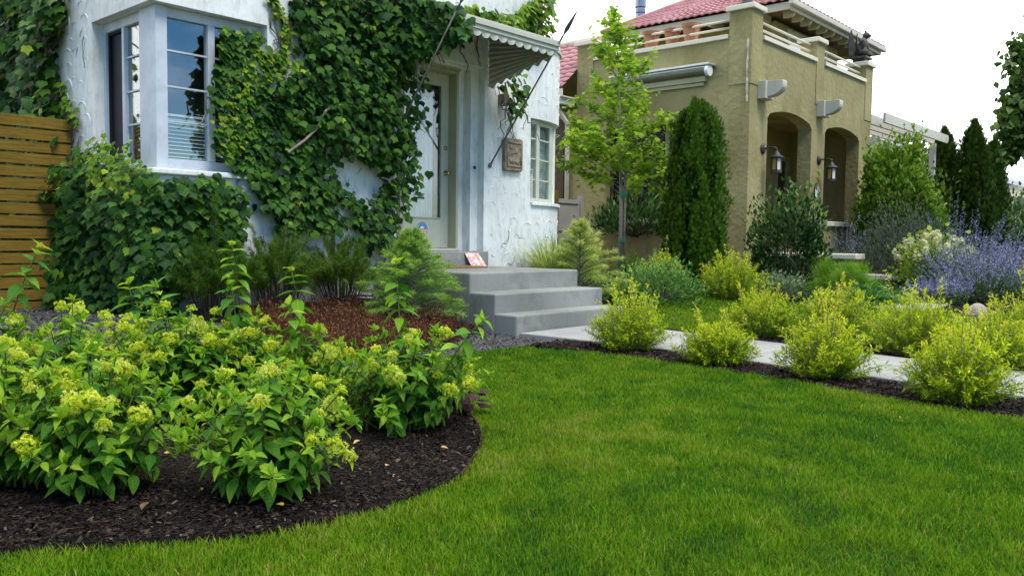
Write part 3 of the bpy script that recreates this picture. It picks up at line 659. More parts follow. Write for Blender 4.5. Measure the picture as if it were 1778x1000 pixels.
# ================================================================== THINGS ON THE LEFT HOUSE
t = thing('wall_lamp', (7.95, 7.3, 2.66), 'old caged wall lamp beside the front door', 'lamp')
m = MB(); m.box(7.90,8.02,7.20,7.298,2.60,2.74); m.build('bracket', MAT['rod'], t, bevel=.012)
m = MB(); m.lathe([(.02,.02),(.075,.0),(.085,-.02),(.03,-.04)], (8.03,7.17,2.63), 18); m.build('hood', MAT['rod'], t, smooth=True)
m = MB(); m.ball((8.03,7.17,2.535), (.05,.05,.065)); m.build('globe', MAT['glass'], t, smooth=True)
m = MB()
for k in range(6):
    a = k*math.pi/3; m.tube([(8.03+.07*math.cos(a)*math.sin(u), 7.17+.07*math.sin(a)*math.sin(u), 2.60-.16*(1-math.cos(u))/2*1.0) for u in np.linspace(R(60), R(178), 7)], .0035, 5)
m.tube([(8.03+.072*math.cos(a), 7.17+.072*math.sin(a), 2.55) for a in np.linspace(0, 2*math.pi, 17)], .0035, 5); m.build('cage', MAT['rod'], t)
pl = thing('stone_plaque', (8.16, 7.29, 1.8), 'carved brown stone plaque hung on the white wall', 'plaque')
pts = []
cxp, czp, hw, hh, rr = 8.165, 1.995, .175, .21, .04
for qx, qz, a0 in ((1,1,0),(-1,1,90),(-1,-1,180),(1,-1,270)):
    for a in np.linspace(a0, a0+90, 5): pts.append((cxp+qx*(hw-rr)+rr*math.cos(R(a)), 7.298, czp+qz*(hh-rr)+rr*math.sin(R(a))))
m = MB(); m.prism(pts, (0,-.055,0)); m.build('slab', MAT['stone'], pl, bevel=.012)
m = MB()
for (x0, z0, x1, z1, rad) in ((-.13,-.15,.13,-.15,.012),(-.13,.15,.13,.15,.012),(-.135,-.15,-.135,.15,.010),(.135,-.15,.135,.15,.010)): m.tube([(cxp+x0,7.242,czp+z0),(cxp+x1,7.242,czp+z1)], rad, 6)
m.ball((cxp+.04,7.242,czp+.04), (.022,.012,.022)); m.ball((cxp-.05,7.242,czp-.08), (.05,.014,.035)); m.ball((cxp+.05,7.242,czp-.09), (.045,.014,.03)); m.ball((cxp-.06,7.242,czp+.09), (.04,.012,.03))
m.tube([(cxp+.035,7.236,czp+.04),(cxp-.07,7.232,czp)], .006, 6); m.build('relief', MAT['stone'], pl, smooth=True)
m = MB(); m.tube([(cxp-.01,7.28,czp+.20),(cxp,7.27,czp+.245),(cxp+.02,7.28,czp+.20)], .006, 6); m.build('hanger', MAT['bronze'], pl)
mat_ = MB(); mat_.box(6.25,7.2,6.78,7.17,.571,.588); tag(mat_.build('door_mat', MAT['mat_brown'], bevel=.005), 'thin brown coir doormat on the concrete landing', 'doormat')
# printed card leaning on the doorstep
pc = thing('printed_card', (7.36, 7.12, .571), 'small pink and red printed card leaning against the doorstep', 'card')
cdm, ct, cb, co = mat_new('card_print'); K = ct.links.new
vo = N(ct, 'ShaderNodeTexVoronoi'); vo.inputs['Scale'].default_value = 34; ge = N(ct, 'ShaderNodeNewGeometry'); K(ge.outputs['Position'], vo.inputs['Vector'])
rp = ramp(ct, [(0, (.75,.62,.60)), (.25, (.55,.10,.14)), (.45, (.80,.55,.50)), (.6, (.25,.14,.20)), (.75, (.70,.35,.12)), (1, (.78,.70,.66))]); sx = N(ct, 'ShaderNodeSeparateColor'); K(vo.outputs['Color'], sx.inputs[0]); K(sx.outputs[0], rp.inputs[0]); K(rp.outputs[0], cb.inputs['Base Color']); cb.inputs['Roughness'].default_value = .3
m = MB(); m.prism([(7.25,7.10,.572),(7.50,7.085,.572),(7.44,7.182,.735),(7.215,7.19,.735)], (0,-.006,.003)); m.build('card', cdm, pc)
def digit_box(m, segs, x, z, s):
    for (a, b, c, d) in segs:
        m.face(*[(7.215+.0+x+u*s, 7.13-.0, z+v*s) for u, v in ((a,b),(c,b),(c,d),(a,d))])
hz = thing('garden_hose', (5.3, 6.9, .2), 'dark garden hose coiled against the base of the white wall', 'hose')
m = MB()
for k in range(5):
    c0, ph = (5.35+.04*k, 6.95-.03*k), rng.uniform(0, 6); rad = .34+.03*math.sin(k*2)
    m.tube([(c0[0]+rad*1.25*math.cos(a), c0[1]+rad*.55*math.sin(a), .20+.022*k+.012*math.sin(3*a+ph)) for a in np.linspace(0, 2*math.pi, 30)], .011, 6)
m.tube([(5.0+.0,6.75,.22),(4.85,6.7,.20),(4.6,6.85,.21),(4.3,7.0,.21),(4.1,6.95,.2),(3.95,7.05,.2)], .011, 6); m.build('tube', MAT['hose'], hz, smooth=True)
sk = thing('sprinkler_head', (*ground_at(855, 574)[:2], 0), 'small green sprinkler cap at the foot of the concrete steps', 'sprinkler')
c = WO[sk]; m = MB(); m.lathe([(.02,-.02),(.02,.05),(.026,.052),(.026,.075),(.0,.078)], (c[0],c[1],0), 14); m.build('cap', MAT['green_plastic'], sk, smooth=True)

# ================================================================== WOODEN GATE
gate = thing('wooden_gate', (2.6, 9, .1), 'tall cedar gate of horizontal slats left of the white house', 'gate')
z = .135; GX0 = 1.2
while z < 2.04:
    jx = rng.normal(0, .004); MB().box(GX0+jx, 3.41+jx, 9.0, 9.022, z, z+.103+rng.normal(0, .002)).build('slat', MAT['cedar'], gate, bevel=.003)
    z += .1205
for x in (1.6, 2.76, 3.33): MB().box(x, x+.06, 9.024, 9.10, .08, 2.02).build('post', MAT['dark_wood'], gate)

# ================================================================== RIGHT HOUSE (tan stucco)
tan = thing('tan_house', (14.9, 7.3, 0), 'tan stucco house with arched porch, balcony rails and red tile roof', 'house')
X0, X1, Y0, TH = 14.9, 21.45, 7.3, .30
w = MB()
w.box(X0,15.68,Y0,Y0+TH,-.2,3.38); w.box(17.85,18.59,Y0,Y0+TH,-.2,3.38); w.box(20.72,X1,Y0,Y0+TH,-.2,3.38)
w.box(18.59,20.72,Y0+.02,Y0+TH-.02,-.2,1.29)
def arch(x0, x1):
    n = 20; xs = np.linspace(x0, x1, n+1)
    def za(x): u = abs(2*(x-x0)/(x1-x0)-1); return 3.56-.15*(u**2.0) - (.07*max(0, (u-.92)/.08)**2)
    for a, b in zip(xs[:-1], xs[1:]): w.prism([(a,Y0,za(a)),(b,Y0,za(b)),(b,Y0,3.75),(a,Y0,3.75)], (0,TH,0))
for a, b in ((X0,15.68),(17.85,18.59),(20.72,X1)): w.box(a,b,Y0,Y0+TH,3.38,3.75)
arch(15.68,17.85); arch(18.59,20.72)
w.box(X0,X1,Y0,Y0+.30,3.75,4.78)
# side wall with a window opening
w.box(X0,X0+.3,Y0+TH,8.05,-.2,3.75); w.box(X0,X0+.3,8.05,10.6,-.2,1.27); w.box(X0,X0+.3,8.05,10.6,3.30,3.75); w.box(X0,X0+.3,10.6,18,-.2,3.75); w.box(X0,X0+.3,Y0+.30,11.36,3.75,4.78)
w.box(X0+.3,X1,Y0+.3,11.3,3.74,3.95)                                     # balcony slab
w.box(X1-.3,X1,Y0+TH,16,-.2,4.78)
# corner, middle and end posts of the parapet
for x0, x1, y0, y1, zt in ((14.885,15.34,7.285,7.75,5.28),(17.98,18.40,7.285,7.66,5.22),(20.98,21.465,7.285,7.72,5.20),(14.885,15.26,10.95,11.38,5.14)): w.box(x0,x1,y0,y1,3.9,zt)
w.build('wall', MAT['tan_stucco'], tan)
m = MB(); m.box(X0+.3,X1-.3,9.2,9.3,0,3.74); m.box(X0+.301,X1-.3,Y0+TH,9.2,.0,.75); m.build('porch_wall', MAT['tan_inner'], tan)
for x0, x1, y0, y1, zt in ((14.885,15.34,7.285,7.75,5.28),(17.98,18.40,7.285,7.66,5.22),(20.98,21.465,7.285,7.72,5.20),(14.885,15.26,10.95,11.38,5.14)):
    MB().box(x0-.06,x1+.06,y0-.06,y1+.06,zt,zt+.10).build('post_cap', MAT['cream_trim'], tan, bevel=.015)
for x0, x1 in ((15.36,17.96),(18.42,20.96)):
    MB().box(x0,x1,Y0-.05,Y0+.34,4.782,4.865).build('parapet_ledge', MAT['cream_trim'], tan, bevel=.008)
    for z in (5.02,5.16): MB().tube([(x0,Y0+.12,z),(x1,Y0+.12,z)], .024, 10).build('rail', MAT['cream_trim'], tan, smooth=True)
MB().box(X0-.05,X0+.34,7.77,10.93,4.782,4.865).build('parapet_ledge', MAT['cream_trim'], tan, bevel=.008)
for z in (5.02,5.16): MB().tube([(X0+.12,7.77,z),(X0+.12,10.93,z)], .024, 10).build('rail', MAT['cream_trim'], tan, smooth=True)
MB().box(18.585,20.725,Y0-.06,Y0+TH+.02,1.292,1.40).build('sill', MAT['cream_trim'], tan, bevel=.012)
MB().box(X0-.06,X0+.32,8.0,10.65,1.272,1.375).build('sill', MAT['cream_trim'], tan, bevel=.012)
# dark side window
m = MB(); m.box(X0+.20,X0+.26,8.05,8.12,1.375,3.30); m.box(X0+.20,X0+.26,10.53,10.6,1.375,3.30); m.box(X0+.20,X0+.26,9.02,9.08,1.375,3.30); m.box(X0+.20,X0+.26,9.9,9.96,1.375,3.30); m.box(X0+.20,X0+.26,8.12,10.53,3.23,3.30)
wf = m.build('window', MAT['dark_wood'], tan)
MB().box(X0+.225,X0+.235,8.12,10.53,1.375,3.23).build('pane', MAT['dull_glass'], wf)
MB().box(X0+.33,X0+.8,8.0,10.7,1.2,3.4).build('room_shade_block', MAT['dark'], tan)  # solid block with painted shade, in place of a room behind the pane
# porch door and window seen through the arches
m = MB(); m.box(20.15,20.30,9.13,9.2,1.2,3.1); m.box(20.85,21.0,9.13,9.2,1.2,3.1); m.box(20.30,20.85,9.13,9.2,2.98,3.1); pf = m.build('window', MAT['olive_paint'], tan)
MB().box(20.30,20.85,9.17,9.176,1.2,2.98).build('pane', MAT['blue_glass'], pf); MB().box(20.30,20.85,9.19,9.198,1.2,2.98).build('painted_shade_backing', MAT['dark'], pf)  # sheet behind the pane painted dark as an unlit inside
m = MB(); m.box(19.3,19.62,9.14,9.199,.76,3.0); m.build('porch_door', MAT['dark_wood'], tan, bevel=.01)
# beam-end brackets
for xb in (15.2, 18.07):
    m = MB(); m.box(xb,xb+.36,7.13,7.299,3.64,3.98)
    cb_ = m.build('corbel', MAT['grey_trim'], tan, bevel=.01)
    prof = [(7.13,3.97),(6.84,3.97),(6.83,3.94),(6.83,3.885)]+[(7.13-.30*math.sin(a), 3.885-.205*math.cos(a)) for a in np.linspace(R(86), R(0), 9)]
    m = MB(); m.prism([(xb+.08, y, z) for y, z in prof], (.20,0,0)); m.build('corbel_tail', MAT['grey_trim'], cb_, bevel=.006)
m = MB(); m.tube([(14.893,7.36+rng.normal(0,.006),z_) for z_ in np.linspace(3.55,4.74,16)], list(rng.uniform(.008,.03,16)), 6); m.build('plaster_patch', MAT['grey_trim'], tan)
# upper storey
w = MB(); w.box(18.75,22.6,8.6,12.6,3.96,6.04); us = w.build('upper_wall', MAT['tan_stucco'], tan, bevel=.02)
m = MB(); m.box(19.3,19.42,8.53,8.599,4.1,5.95); m.box(21.6,21.72,8.53,8.599,4.1,5.95); m.box(19.42,21.6,8.53,8.599,5.8,5.95); m.box(20.45,20.55,8.53,8.599,4.1,5.8); uf = m.build('window', MAT['olive_paint'], tan)
MB().box(19.42,21.6,8.57,8.576,4.1,5.8).build('pane', MAT['glass'], uf); MB().box(19.42,21.6,8.59,8.598,4.1,5.8).build('curtain', MAT['grey_trim'], uf)
EX0, EX1, EY0, EY1, EZ = 18.05, 24.0, 7.95, 13.0, 6.04
m = MB(); m.box(EX0,EX1,EY0,EY0+.035,EZ,EZ+.17); m.box(EX0,EX0+.035,EY0+.035,EY1,EZ,EZ+.17); m.box(EX1-.035,EX1,EY0+.035,EY1,EZ,EZ+.17); m.build('fascia', MAT['grey_trim'], tan, bevel=.006)
m = MB(); m.box(EX0-.10,EX1+.10,EY0-.11,EY0-.002,EZ+.08,EZ+.20); m.build('gutter', MAT['grey_trim'], tan, bevel=.02)
m = MB(); m.box(EX0+.04,EX1-.04,EY0+.04,EY1,EZ+.10,EZ+.13); m.build('soffit', MAT['soffit'], tan)
x = EX0+.35
while x < EX1-.1:
    prof = [(EY0+.05,EZ+.098),(EY0+.05,EZ+.02)]+[(EY0+.05+.10*(1-math.cos(a)), EZ+.02-.10*math.sin(a)) for a in np.linspace(R(15), R(90), 5)]+[(EY0+.32,EZ-.08),(EY0+.32,EZ+.098)]
    mm = MB(); mm.prism([(x, y, z) for y, z in prof], (.085,0,0)); mm.build('rafter_tail', MAT['olive_paint'], tan, bevel=.006); x += .47
y = EY0+.75
while y < 12.4:
    mm = MB(); mm.box(EX0+.05,18.75,y,y+.085,EZ-.06,EZ+.098); mm.build('rafter_tail', MAT['olive_paint'], tan, bevel=.006); y += .6
m = MB(); m.tube([(22.62,8.7,5.3),(22.95,8.5,5.45),(23.5,8.3,5.98)], .04, 6); m.build('eave_brace', MAT['dark_wood'], tan)
# tiled roofs: courses of wavy pans, each lapping over the one below
def tiles(name, P00, P10, P01, P11, courses, cols, parent, mat=MAT['red_tile'], amp=.028, lap=.03):
    P00, P10, P01, P11 = (np.array(p, float) for p in (P00, P10, P01, P11)); nn = unit(np.cross(P10-P00, P01-P00)); nn = nn if nn[2] > 0 else -nn
    V, T = [], []; nx = cols*6
    for c in range(courses):
        v0, v1 = c/courses, (c+1.12)/courses; b = len(V)
        for v_, h in ((v0, lap), (min(v1, 1), .004)):
            a, e = P00+(P01-P00)*v_, P10+(P11-P10)*v_
            for i in range(nx+1):
                u = i/nx; ph = (u*cols) % 1; wv = amp*(abs(math.sin(math.pi*ph)) if ph < .75 else .1)+.004*math.sin(c*3.1+i)
                V.append(a+(e-a)*u+nn*(h+wv))
        for i in range(nx+1): V.append(V[b+i]-nn*.035)
        for i in range(nx):
            T += [(b+i, b+i+1, b+nx+2+i), (b+i, b+nx+2+i, b+nx+1+i), (b+2*nx+2+i, b+2*nx+3+i, b+i+1), (b+2*nx+2+i, b+i+1, b+i)]
    return stuff(name, np.array(V), np.array(T), mat, parent)
RH = 7.62; rx0, rx1, ry = EX0+2.4, EX1-2.4, (EY0+EY1)/2
tiles('roof_tiles', (EX0-.06,EY0-.08,EZ+.19),(EX1+.06,EY0-.08,EZ+.19),(rx0,ry,RH),(rx1,ry,RH), 16, 26, tan)
tiles('roof_tiles', (EX0-.08,EY1,EZ+.19),(EX0-.08,EY0-.06,EZ+.19),(rx0,ry,RH),(rx0,ry,RH), 16, 26, tan)
tiles('roof_tiles', (EX1+.08,EY0-.06,EZ+.19),(EX1+.08,EY1,EZ+.19),(rx1,ry,RH),(rx1,ry,RH), 16, 26, tan)
tiles('roof_tiles', (EX1,EY1,EZ+.19),(EX0,EY1,EZ+.19),(rx1,ry,RH),(rx0,ry,RH), 16, 26, tan)
for a in ((EX0-.08,EY0-.08,EZ+.22),(EX0-.08,EY1,EZ+.22)): MB().tube([a,(rx0,ry,RH+.04)], .07, 8).build('hip_cap', MAT['red_tile'], tan, smooth=True)
# lower side roof
tiles('roof_tiles', (14.38,18,4.20),(14.38,11.39,4.20),(15.9,18,5.52),(15.9,11.39,5.52), 11, 26, tan)
m = MB(); m.prism([(15.9,11.4,5.5),(15.9,18,5.5),(17.5,18,4.1),(17.5,11.4,4.1)], (0,0,.05)); m.prism([(14.9,11.385,3.75),(15.9,11.385,5.45),(16.9,11.385,3.75)], (0,.06,0)); m.build('roof_back', MAT['tan_stucco'], tan)
MB().tube([(15.9,11.37,5.54),(15.9,18,5.54)], .07, 8).build('ridge_cap', MAT['cream_trim'], tan, smooth=True)
m = MB(); m.box(14.36,14.40,11.39,18,4.0,4.17); m.box(14.40,14.9,11.39,18,4.0,4.03); m.build('fascia', MAT['cream_trim'], tan, bevel=.005)
m = MB(); m.tube([(14.45,11.62,4.0),(14.47,11.62,3.85),(14.62,11.6,3.66),(14.80,11.58,3.5),(14.83,11.58,3.3),(14.83,11.58,.3)], .05, 10); m.build('downspout', MAT['cream_trim'], tan, smooth=True)
for y in (11.45, 11.95): MB().box(14.42,14.9,y,y+.09,3.86,4.0).build('rafter_tail', MAT['cream_trim'], tan, bevel=.01)
MB().box(14.87,14.899,11.72,11.95,.6,3.6).build('dark_shutter', MAT['dark_wood'], tan)
m = MB(); fl = on_x(1112, 20, 19.2); m.tube([(fl[0],fl[1],5.5),(fl[0],fl[1],fl[2]-.07)], .125, 16); m.tube([(fl[0],fl[1],fl[2]-.05),(fl[0],fl[1],fl[2]+.06)], .14, 16); m.tube([(fl[0],fl[1],fl[2]+.1),(fl[0],fl[1],fl[2]+.5)], .15, 16); m.build('flue_pipe', MAT['flue'], tan, smooth=False)
# porch flank walls and steps
fw = MB(); fw.box(15.2,15.55,5.38,7.3,-.1,.62); fw.build('flank_wall', MAT['tan_stucco'], tan, bevel=.012); MB().box(15.14,15.61,5.32,7.29,.622,.72).build('flank_cap', MAT['cream_trim'], tan, bevel=.015)
fw = MB(); fw.box(15.2,15.55,4.50,5.378,-.1,.27); fw.build('flank_wall', MAT['tan_stucco'], tan, bevel=.012); MB().box(15.14,15.61,4.44,5.318,.272,.37).build('flank_cap', MAT['cream_trim'], tan, bevel=.015)
for k in range(4): MB().box(15.57,17.9,5.9+.35*k,6.248+.35*k if k < 3 else 7.29,-.05,.18*(k+1)).build('porch_step', MAT['pale_concrete'], tan, bevel=.01)
blk = MB(); blk.box(13.5,13.95,4.5,4.85,-.05,.20); tag(blk.build('stone_block', MAT['pale_concrete'], bevel=.012), 'low grey stone block in front of the porch flank wall', 'block')
# rolled awning on the side wall
ra = thing('rolled_awning', (14.9, 9, 4.2), 'rolled up metal window awning on the tan side wall', 'awning')
MB().box(14.62,14.899,8.02,10.35,4.30,4.34).build('top_plate', MAT['steel'], ra, bevel=.005)
m = MB(); pr = [(14.88,4.298),(14.66,4.298),(14.62,4.26),(14.66,4.20),(14.88,4.16)]; m.prism([(x, 8.12, z) for x, z in pr], (0,2.2,0)); m.build('cassette', MAT['steel'], ra, bevel=.004)
m = MB(); m.tube([(14.72,8.05,4.20),(14.72,8.115,4.20)], .11, 20); m.build('end_disc', MAT['white'], ra, smooth=False)
m = MB(); m.box(14.80,14.898,8.2,10.3,4.02,4.12); m.box(14.84,14.898,8.25,10.25,3.95,4.018); m.build('header_board', MAT['olive_paint'], ra, bevel=.006)
# terracotta pots on the ledge
for px, sc, lab in ((1131,1.0,'terracotta pot on the balcony ledge, leftmost of three'),(1167,.95,'terracotta pot between two others on the balcony ledge'),(1200,1.05,'largest terracotta pot of the balcony ledge, nearest the corner post')):
    p = on_x(px, 62, 15.14); t = thing('terracotta_pot', (15.14, p[1], 4.866), lab, 'pot', 'terracotta pots on the balcony ledge')
    m = MB(); m.lathe([(.0,0),(.115*sc,0),(.165*sc,.30*sc),(.185*sc,.30*sc),(.195*sc,.37*sc),(.17*sc,.37*sc),(.15*sc,.33*sc),(.0,.32*sc)], (15.14,p[1],4.867), 22); m.build('pot', MAT['terracotta'], t, smooth=False)
# urn base on the corner post, winged statue on the end post
m = MB(); m.box(14.97,15.26,7.37,7.66,5.381,5.44); m.lathe([(.12,5.44),(.10,5.5),(.13,5.58),(.17,5.7),(.15,5.85),(.0,5.86)], (15.115,7.515,0), 18); tag(m.build('stone_urn', MAT['bronze'], bevel=.01), 'dark stone urn base on the near corner post of the balcony', 'urn')
sg = thing('winged_statue', (21.22, 7.5, 5.30), 'dark crouching winged statue on the far balcony post', 'statue')
MB().box(21.06,21.38,7.35,7.65,5.302,5.40).build('plinth', MAT['bronze'], sg, bevel=.015); MB().box(21.0,21.44,7.30,7.70,5.40,5.45).build('plinth_top', MAT['bronze'], sg, bevel=.01)
m = MB(); c = np.array([21.22,7.5,5.45])
for o, r in (((0,0,.16),(.13,.13,.17)),((0,-.04,.34),(.11,.10,.14)),((.02,-.10,.52),(.075,.085,.085)),((.03,-.18,.50),(.035,.05,.035)),((-.11,-.10,.10),(.05,.13,.07)),((.11,-.10,.10),(.05,.13,.07)),((-.10,-.18,.05),(.045,.07,.04)),((.10,-.18,.05),(.045,.07,.04)),((-.12,-.09,.30),(.035,.05,.13)),((.12,-.09,.30),(.035,.05,.13)),((.05,-.08,.61),(.02,.02,.05)),((-.02,-.08,.61),(.02,.02,.05))): m.ball(c+np.array(o), r)
body = m.build('body', MAT['bronze'], sg); rm = body.modifiers.new('remesh', 'REMESH'); rm.mode = 'VOXEL'; rm.voxel_size = .018; rm.use_smooth_shade = True
for s in (-1, 1):
    m = MB(); pr = [(.05,.10,.20),(.13,.14,.45),(.20,.17,.66),(.23,.20,.50),(.24,.22,.28),(.20,.21,.02),(.12,.15,.04)]
    m.prism([c+np.array([s*x, y, z]) for x, y, z in pr], (0,.03,0)); m.build('wing', MAT['bronze'], sg, bevel=.01)
# lanterns
def lantern(x, zc, lab):
    t = thing('wall_lantern', (x, 7.3, zc), lab, 'lantern', 'lanterns on the porch piers')
    m = MB(); m.lathe([(.10,0),(.10,.02),(.075,.035),(.03,.05),(.0,.052)], (x,7.298,zc+.22), 20, 'y'); m.build('back_plate', MAT['lantern'], t, smooth=True)
    lx, ly = x+.02, 7.02
    m = MB(); m.tube([(x,7.26,zc+.22),(x+.005,7.18,zc+.235),(x+.01,7.06,zc+.235),(lx,ly,zc+.21),(lx,ly,zc+.16)], .016, 8); m.build('arm', MAT['lantern'], t, smooth=True)
    m = MB(); m.lathe([(.02,.18),(.03,.155),(.075,.09),(.14,.05),(.14,.035),(.02,.035)], (lx,ly,zc), 24); m.build('roof', MAT['lantern'], t)
    m = MB(); m.lathe([(.10,-.20),(.105,-.25),(.085,-.265),(.0,-.266)], (lx,ly,zc), 12); m.lathe([(.10,.034),(.10,.02),(.0,.02)], (lx,ly,zc), 12)
    for k in range(6):
        a = math.pi/6+k*math.pi/3; m.box(lx+.097*math.cos(a)-.009,lx+.097*math.cos(a)+.009,ly+.097*math.sin(a)-.009,ly+.097*math.sin(a)+.009,-.20+zc,.03+zc)
    m.build('frame', MAT['lantern'], t)
    for k in range(6):
        a0, a1 = math.pi/6+k*math.pi/3, math.pi/6+(k+1)*math.pi/3; am = (a0+a1)/2
        p, q = np.array([lx+.092*math.cos(a0), ly+.092*math.sin(a0)]), np.array([lx+.092*math.cos(a1), ly+.092*math.sin(a1)])
        g_ = MB(); g_.beam((*p,zc-.09),(*q,zc-.09),.004,.215); g_.build('pane', MAT['amber'] if math.cos(am) < -.7 else MAT['milk'], t)
lantern(15.50, 2.50, 'dark porch lantern on the near corner pier of the tan house'); lantern(18.28, 2.50, 'dark porch lantern on the pier between the two arches')
ap = thing('house_plaque', (18.2, 7.29, 1.95), 'round white house plaque with dark rim below the middle lantern', 'plaque')
m = MB(); m.lathe([(.17,0),(.17,.02),(.15,.026),(.0,.026)], (0,7.298,0), 28, 'y'); m.v = [(v[0]*.85+18.2, v[1], v[2]*1.15+2.02) for v in m.v]; m.build('rim', MAT['lantern'], ap)
disc(MB(), 18.2, 2.02, 7.2705, (.118,.160)).build('face', MAT['white'], ap)
m = MB()
for x_, z_, h_ in ((-.05,.05,.07),(-.02,.055,.08),(.02,.05,.075),(.05,.045,.07)): m.box(18.2+x_-.006,18.2+x_+.006,7.268,7.270,2.02+z_-h_/2,2.02+z_+h_/2)
m.build('emblem', MAT['lantern'], ap)
m = MB(); disc(m, 18.2, 1.97, 7.2695, (.018,.05)); disc(m, 18.225, 1.985, 7.2690, (.014,.035)); m.build('emblem_leaf', MAT['green_plastic'], ap)

# ================================================================== PERGOLA, FENCES, NEIGHBOURS
pg = thing('pergola', (22, 7.3, 0), 'white pergola with shaped beam ends at the far end of the tan house', 'pergola')
for y in (6.95, 7.3, 7.65, 8.0):
    m = MB(); e = 27.0-.25*(y-6.95)
    prof = [(21.46,3.86),(21.46,4.10),(e,4.10),(e+.04,4.04)]+[(e+.04-.16*(1-math.cos(a)), 4.0-.14*math.sin(a)) for a in np.linspace(0, R(90), 6)]
    m.prism([(x, y, z) for x, z in prof], (0,.06,0)); m.build('beam', MAT['grey_trim'], pg, bevel=.006)
for y in (7.2, 8.0): MB().box(26.6,26.75,y,y+.15,0,3.855).build('post', MAT['grey_trim'], pg)
gg = thing('grey_side_gate', (13.4, 10.9, .15), 'grey panelled side gate between the two houses', 'gate')
for x in (12.7, 13.55, 14.45): MB().box(x,x+.10,10.9,11.0,.1,1.86).build('post', MAT['grey_paint'], gg)
for x in (12.8, 13.65):
    MB().box(x,x+.80 if x > 13 else x+.75,10.93,10.96,.2,1.74).build('panel', MAT['grey_paint'], gg)
    for z in (.3, 1.1, 1.68): MB().box(x,x+.75,10.905,10.928,z,z+.09).build('rail', MAT['grey_paint'], gg)
cf = thing('cedar_side_fence', (12.6, 10.6, .15), 'short orange cedar slat fence behind the white bay', 'fence')
for k in range(12): MB().box(11.6,13.32,10.6,10.62,.25+.14*k,.375+.14*k).build('slat', MAT['cedar'], cf)
MB().box(13.2,13.26,10.622,10.68,.1,1.95).build('post', MAT['dark_wood'], cf); MB().box(11.7,11.76,10.622,10.68,.1,1.95).build('post', MAT['dark_wood'], cf)
nb = thing('neighbour_house', (46, 9, 0), 'distant bungalow with grey shingle roof and white gutter', 'house')
MB().box(42.6,56,9.6,18,-.1,3.9).build('wall', MAT['cedar'] if False else MAT['rock'], nb)
m = MB(); m.prism([(42,9,3.95),(42,14,6.2),(42,19,3.95)], (14,0,0)); m.build('roof', MAT['shingle'], nb)
m = MB(); m.box(41.9,56,8.86,8.99,3.80,3.97); m.build('gutter', MAT['window_white'], nb); m = MB(); m.tube([(43.4,8.95,3.8),(43.4,9.5,3.4),(43.4,9.52,.2)], .07, 8); m.build('downspout', MAT['window_white'], nb)
m = MB(); m.prism([(41.95,8.9,3.7),(41.95,8.9,3.97),(41.95,14,6.3),(41.95,14,6.0)], (-.05,0,0)); m.build('barge_board', MAT['white'], nb)
ar = thing('garden_arbor', (31.6, 6.55, 0), 'small white garden arbor beyond the arborvitae', 'arbor')
MB().box(31.5,31.64,6.5,6.64,0,2.55).build('post', MAT['cream_trim'], ar); MB().box(33.6,33.74,6.5,6.64,0,2.55).build('post', MAT['cream_trim'], ar)
for y in (6.3, 6.55, 6.8): MB().box(30.9,34.3,y,y+.06,2.55,2.75).build('beam', MAT['cream_trim'], ar, bevel=.01)
for x in np.arange(31.2, 34.2, .35): MB().box(x,x+.05,5.9,7.2,2.752,2.86).build('rafter', MAT['cream_trim'], ar)

# ================================================================== PLANTS
def project(P):
    d = np.asarray(P, float)-np.array([0, 0, EYE]); w_ = d@_fw
    w_ = np.where(np.abs(w_) < 1e-6, 1e-6, w_)
    return 889+F*(d@CR)/w_, 500-F*(d@CU)/w_, w_
_leafmesh = {}
def leaf_mesh(tm, mat):
    k = (id(tm), mat.name)
    if k not in _leafmesh: _leafmesh[k] = npmesh(tm[0], tm[1], mat, smooth=True, name='leaf', lc=tm[0])
    return _leafmesh[k]
def foliage(parent, tms, mat, P, D, Nn, S, parts=0, score=None, part_name='leaf', stuff_name='foliage', var=None, mats=None):
    """leaves at P, tips along D, upper sides along Nn; the first `parts` by score are objects, the rest one joined part"""
    if not isinstance(tms, list): tms = [tms]
    P = np.asarray(P, float); n = len(P); Rm = frames(D, Nn); S = np.asarray(S, float)
    var = rng.uniform(0, 1, n) if var is None else var
    order = np.argsort(-(score if score is not None else rng.uniform(size=n)))
    which = rng.integers(0, len(tms), n); off = WO[parent]
    for i in order[:parts]:
        m = mats[i] if mats is not None else mat
        o = bpy.data.objects.new(part_name, leaf_mesh(tms[which[i]], m)); o.parent = parent
        s = S[i] if S.ndim > 1 else (S[i],)*3
        mt = Matrix.Identity(4)
        for a in range(3):
            for b in range(3): mt[a][b] = Rm[i][a][b]*s[b]
            mt[a][3] = P[i][a]-off[a]
        o.matrix_basis = mt; COL.objects.link(o); WO[o] = off
    rest = order[parts:]
    if len(rest):
        groups = {}
        for i in rest: groups.setdefault((mats[i].name if mats is not None else mat.name), []).append(i)
        for gm, idx in groups.items():
            idx = np.array(idx); Vs, Ts, vr, nb_, lcs = [], [], [], 0, []
            for k, tm in enumerate(tms):
                j = idx[which[idx] == k]
                if not len(j): continue
                V, T = scatter(tm[0], tm[1], P[j], Rm[j], S[j]); Vs.append(V); Ts.append(T+nb_); nb_ += len(V); vr.append(np.repeat(var[j], len(tm[0]))); lcs.append(np.tile(tm[0], (len(j), 1)))
            if Vs: stuff(stuff_name, np.concatenate(Vs), np.concatenate(Ts), bpy.data.materials[gm], parent, np.concatenate(vr), smooth=True, lc=np.concatenate(lcs))
def stems(parent, curves, mat, r0=.006, r1=.002, name='stems', n=4):
    m = MB()
    for c in curves: m.tube(c, list(np.linspace(r0, r1, len(c))), n, cap=False)
    o = m.build(name, mat, parent, smooth=True, kind='stuff' if name in ('tendril', 'stem', 'stems') and len(curves) > 1 else None); return o

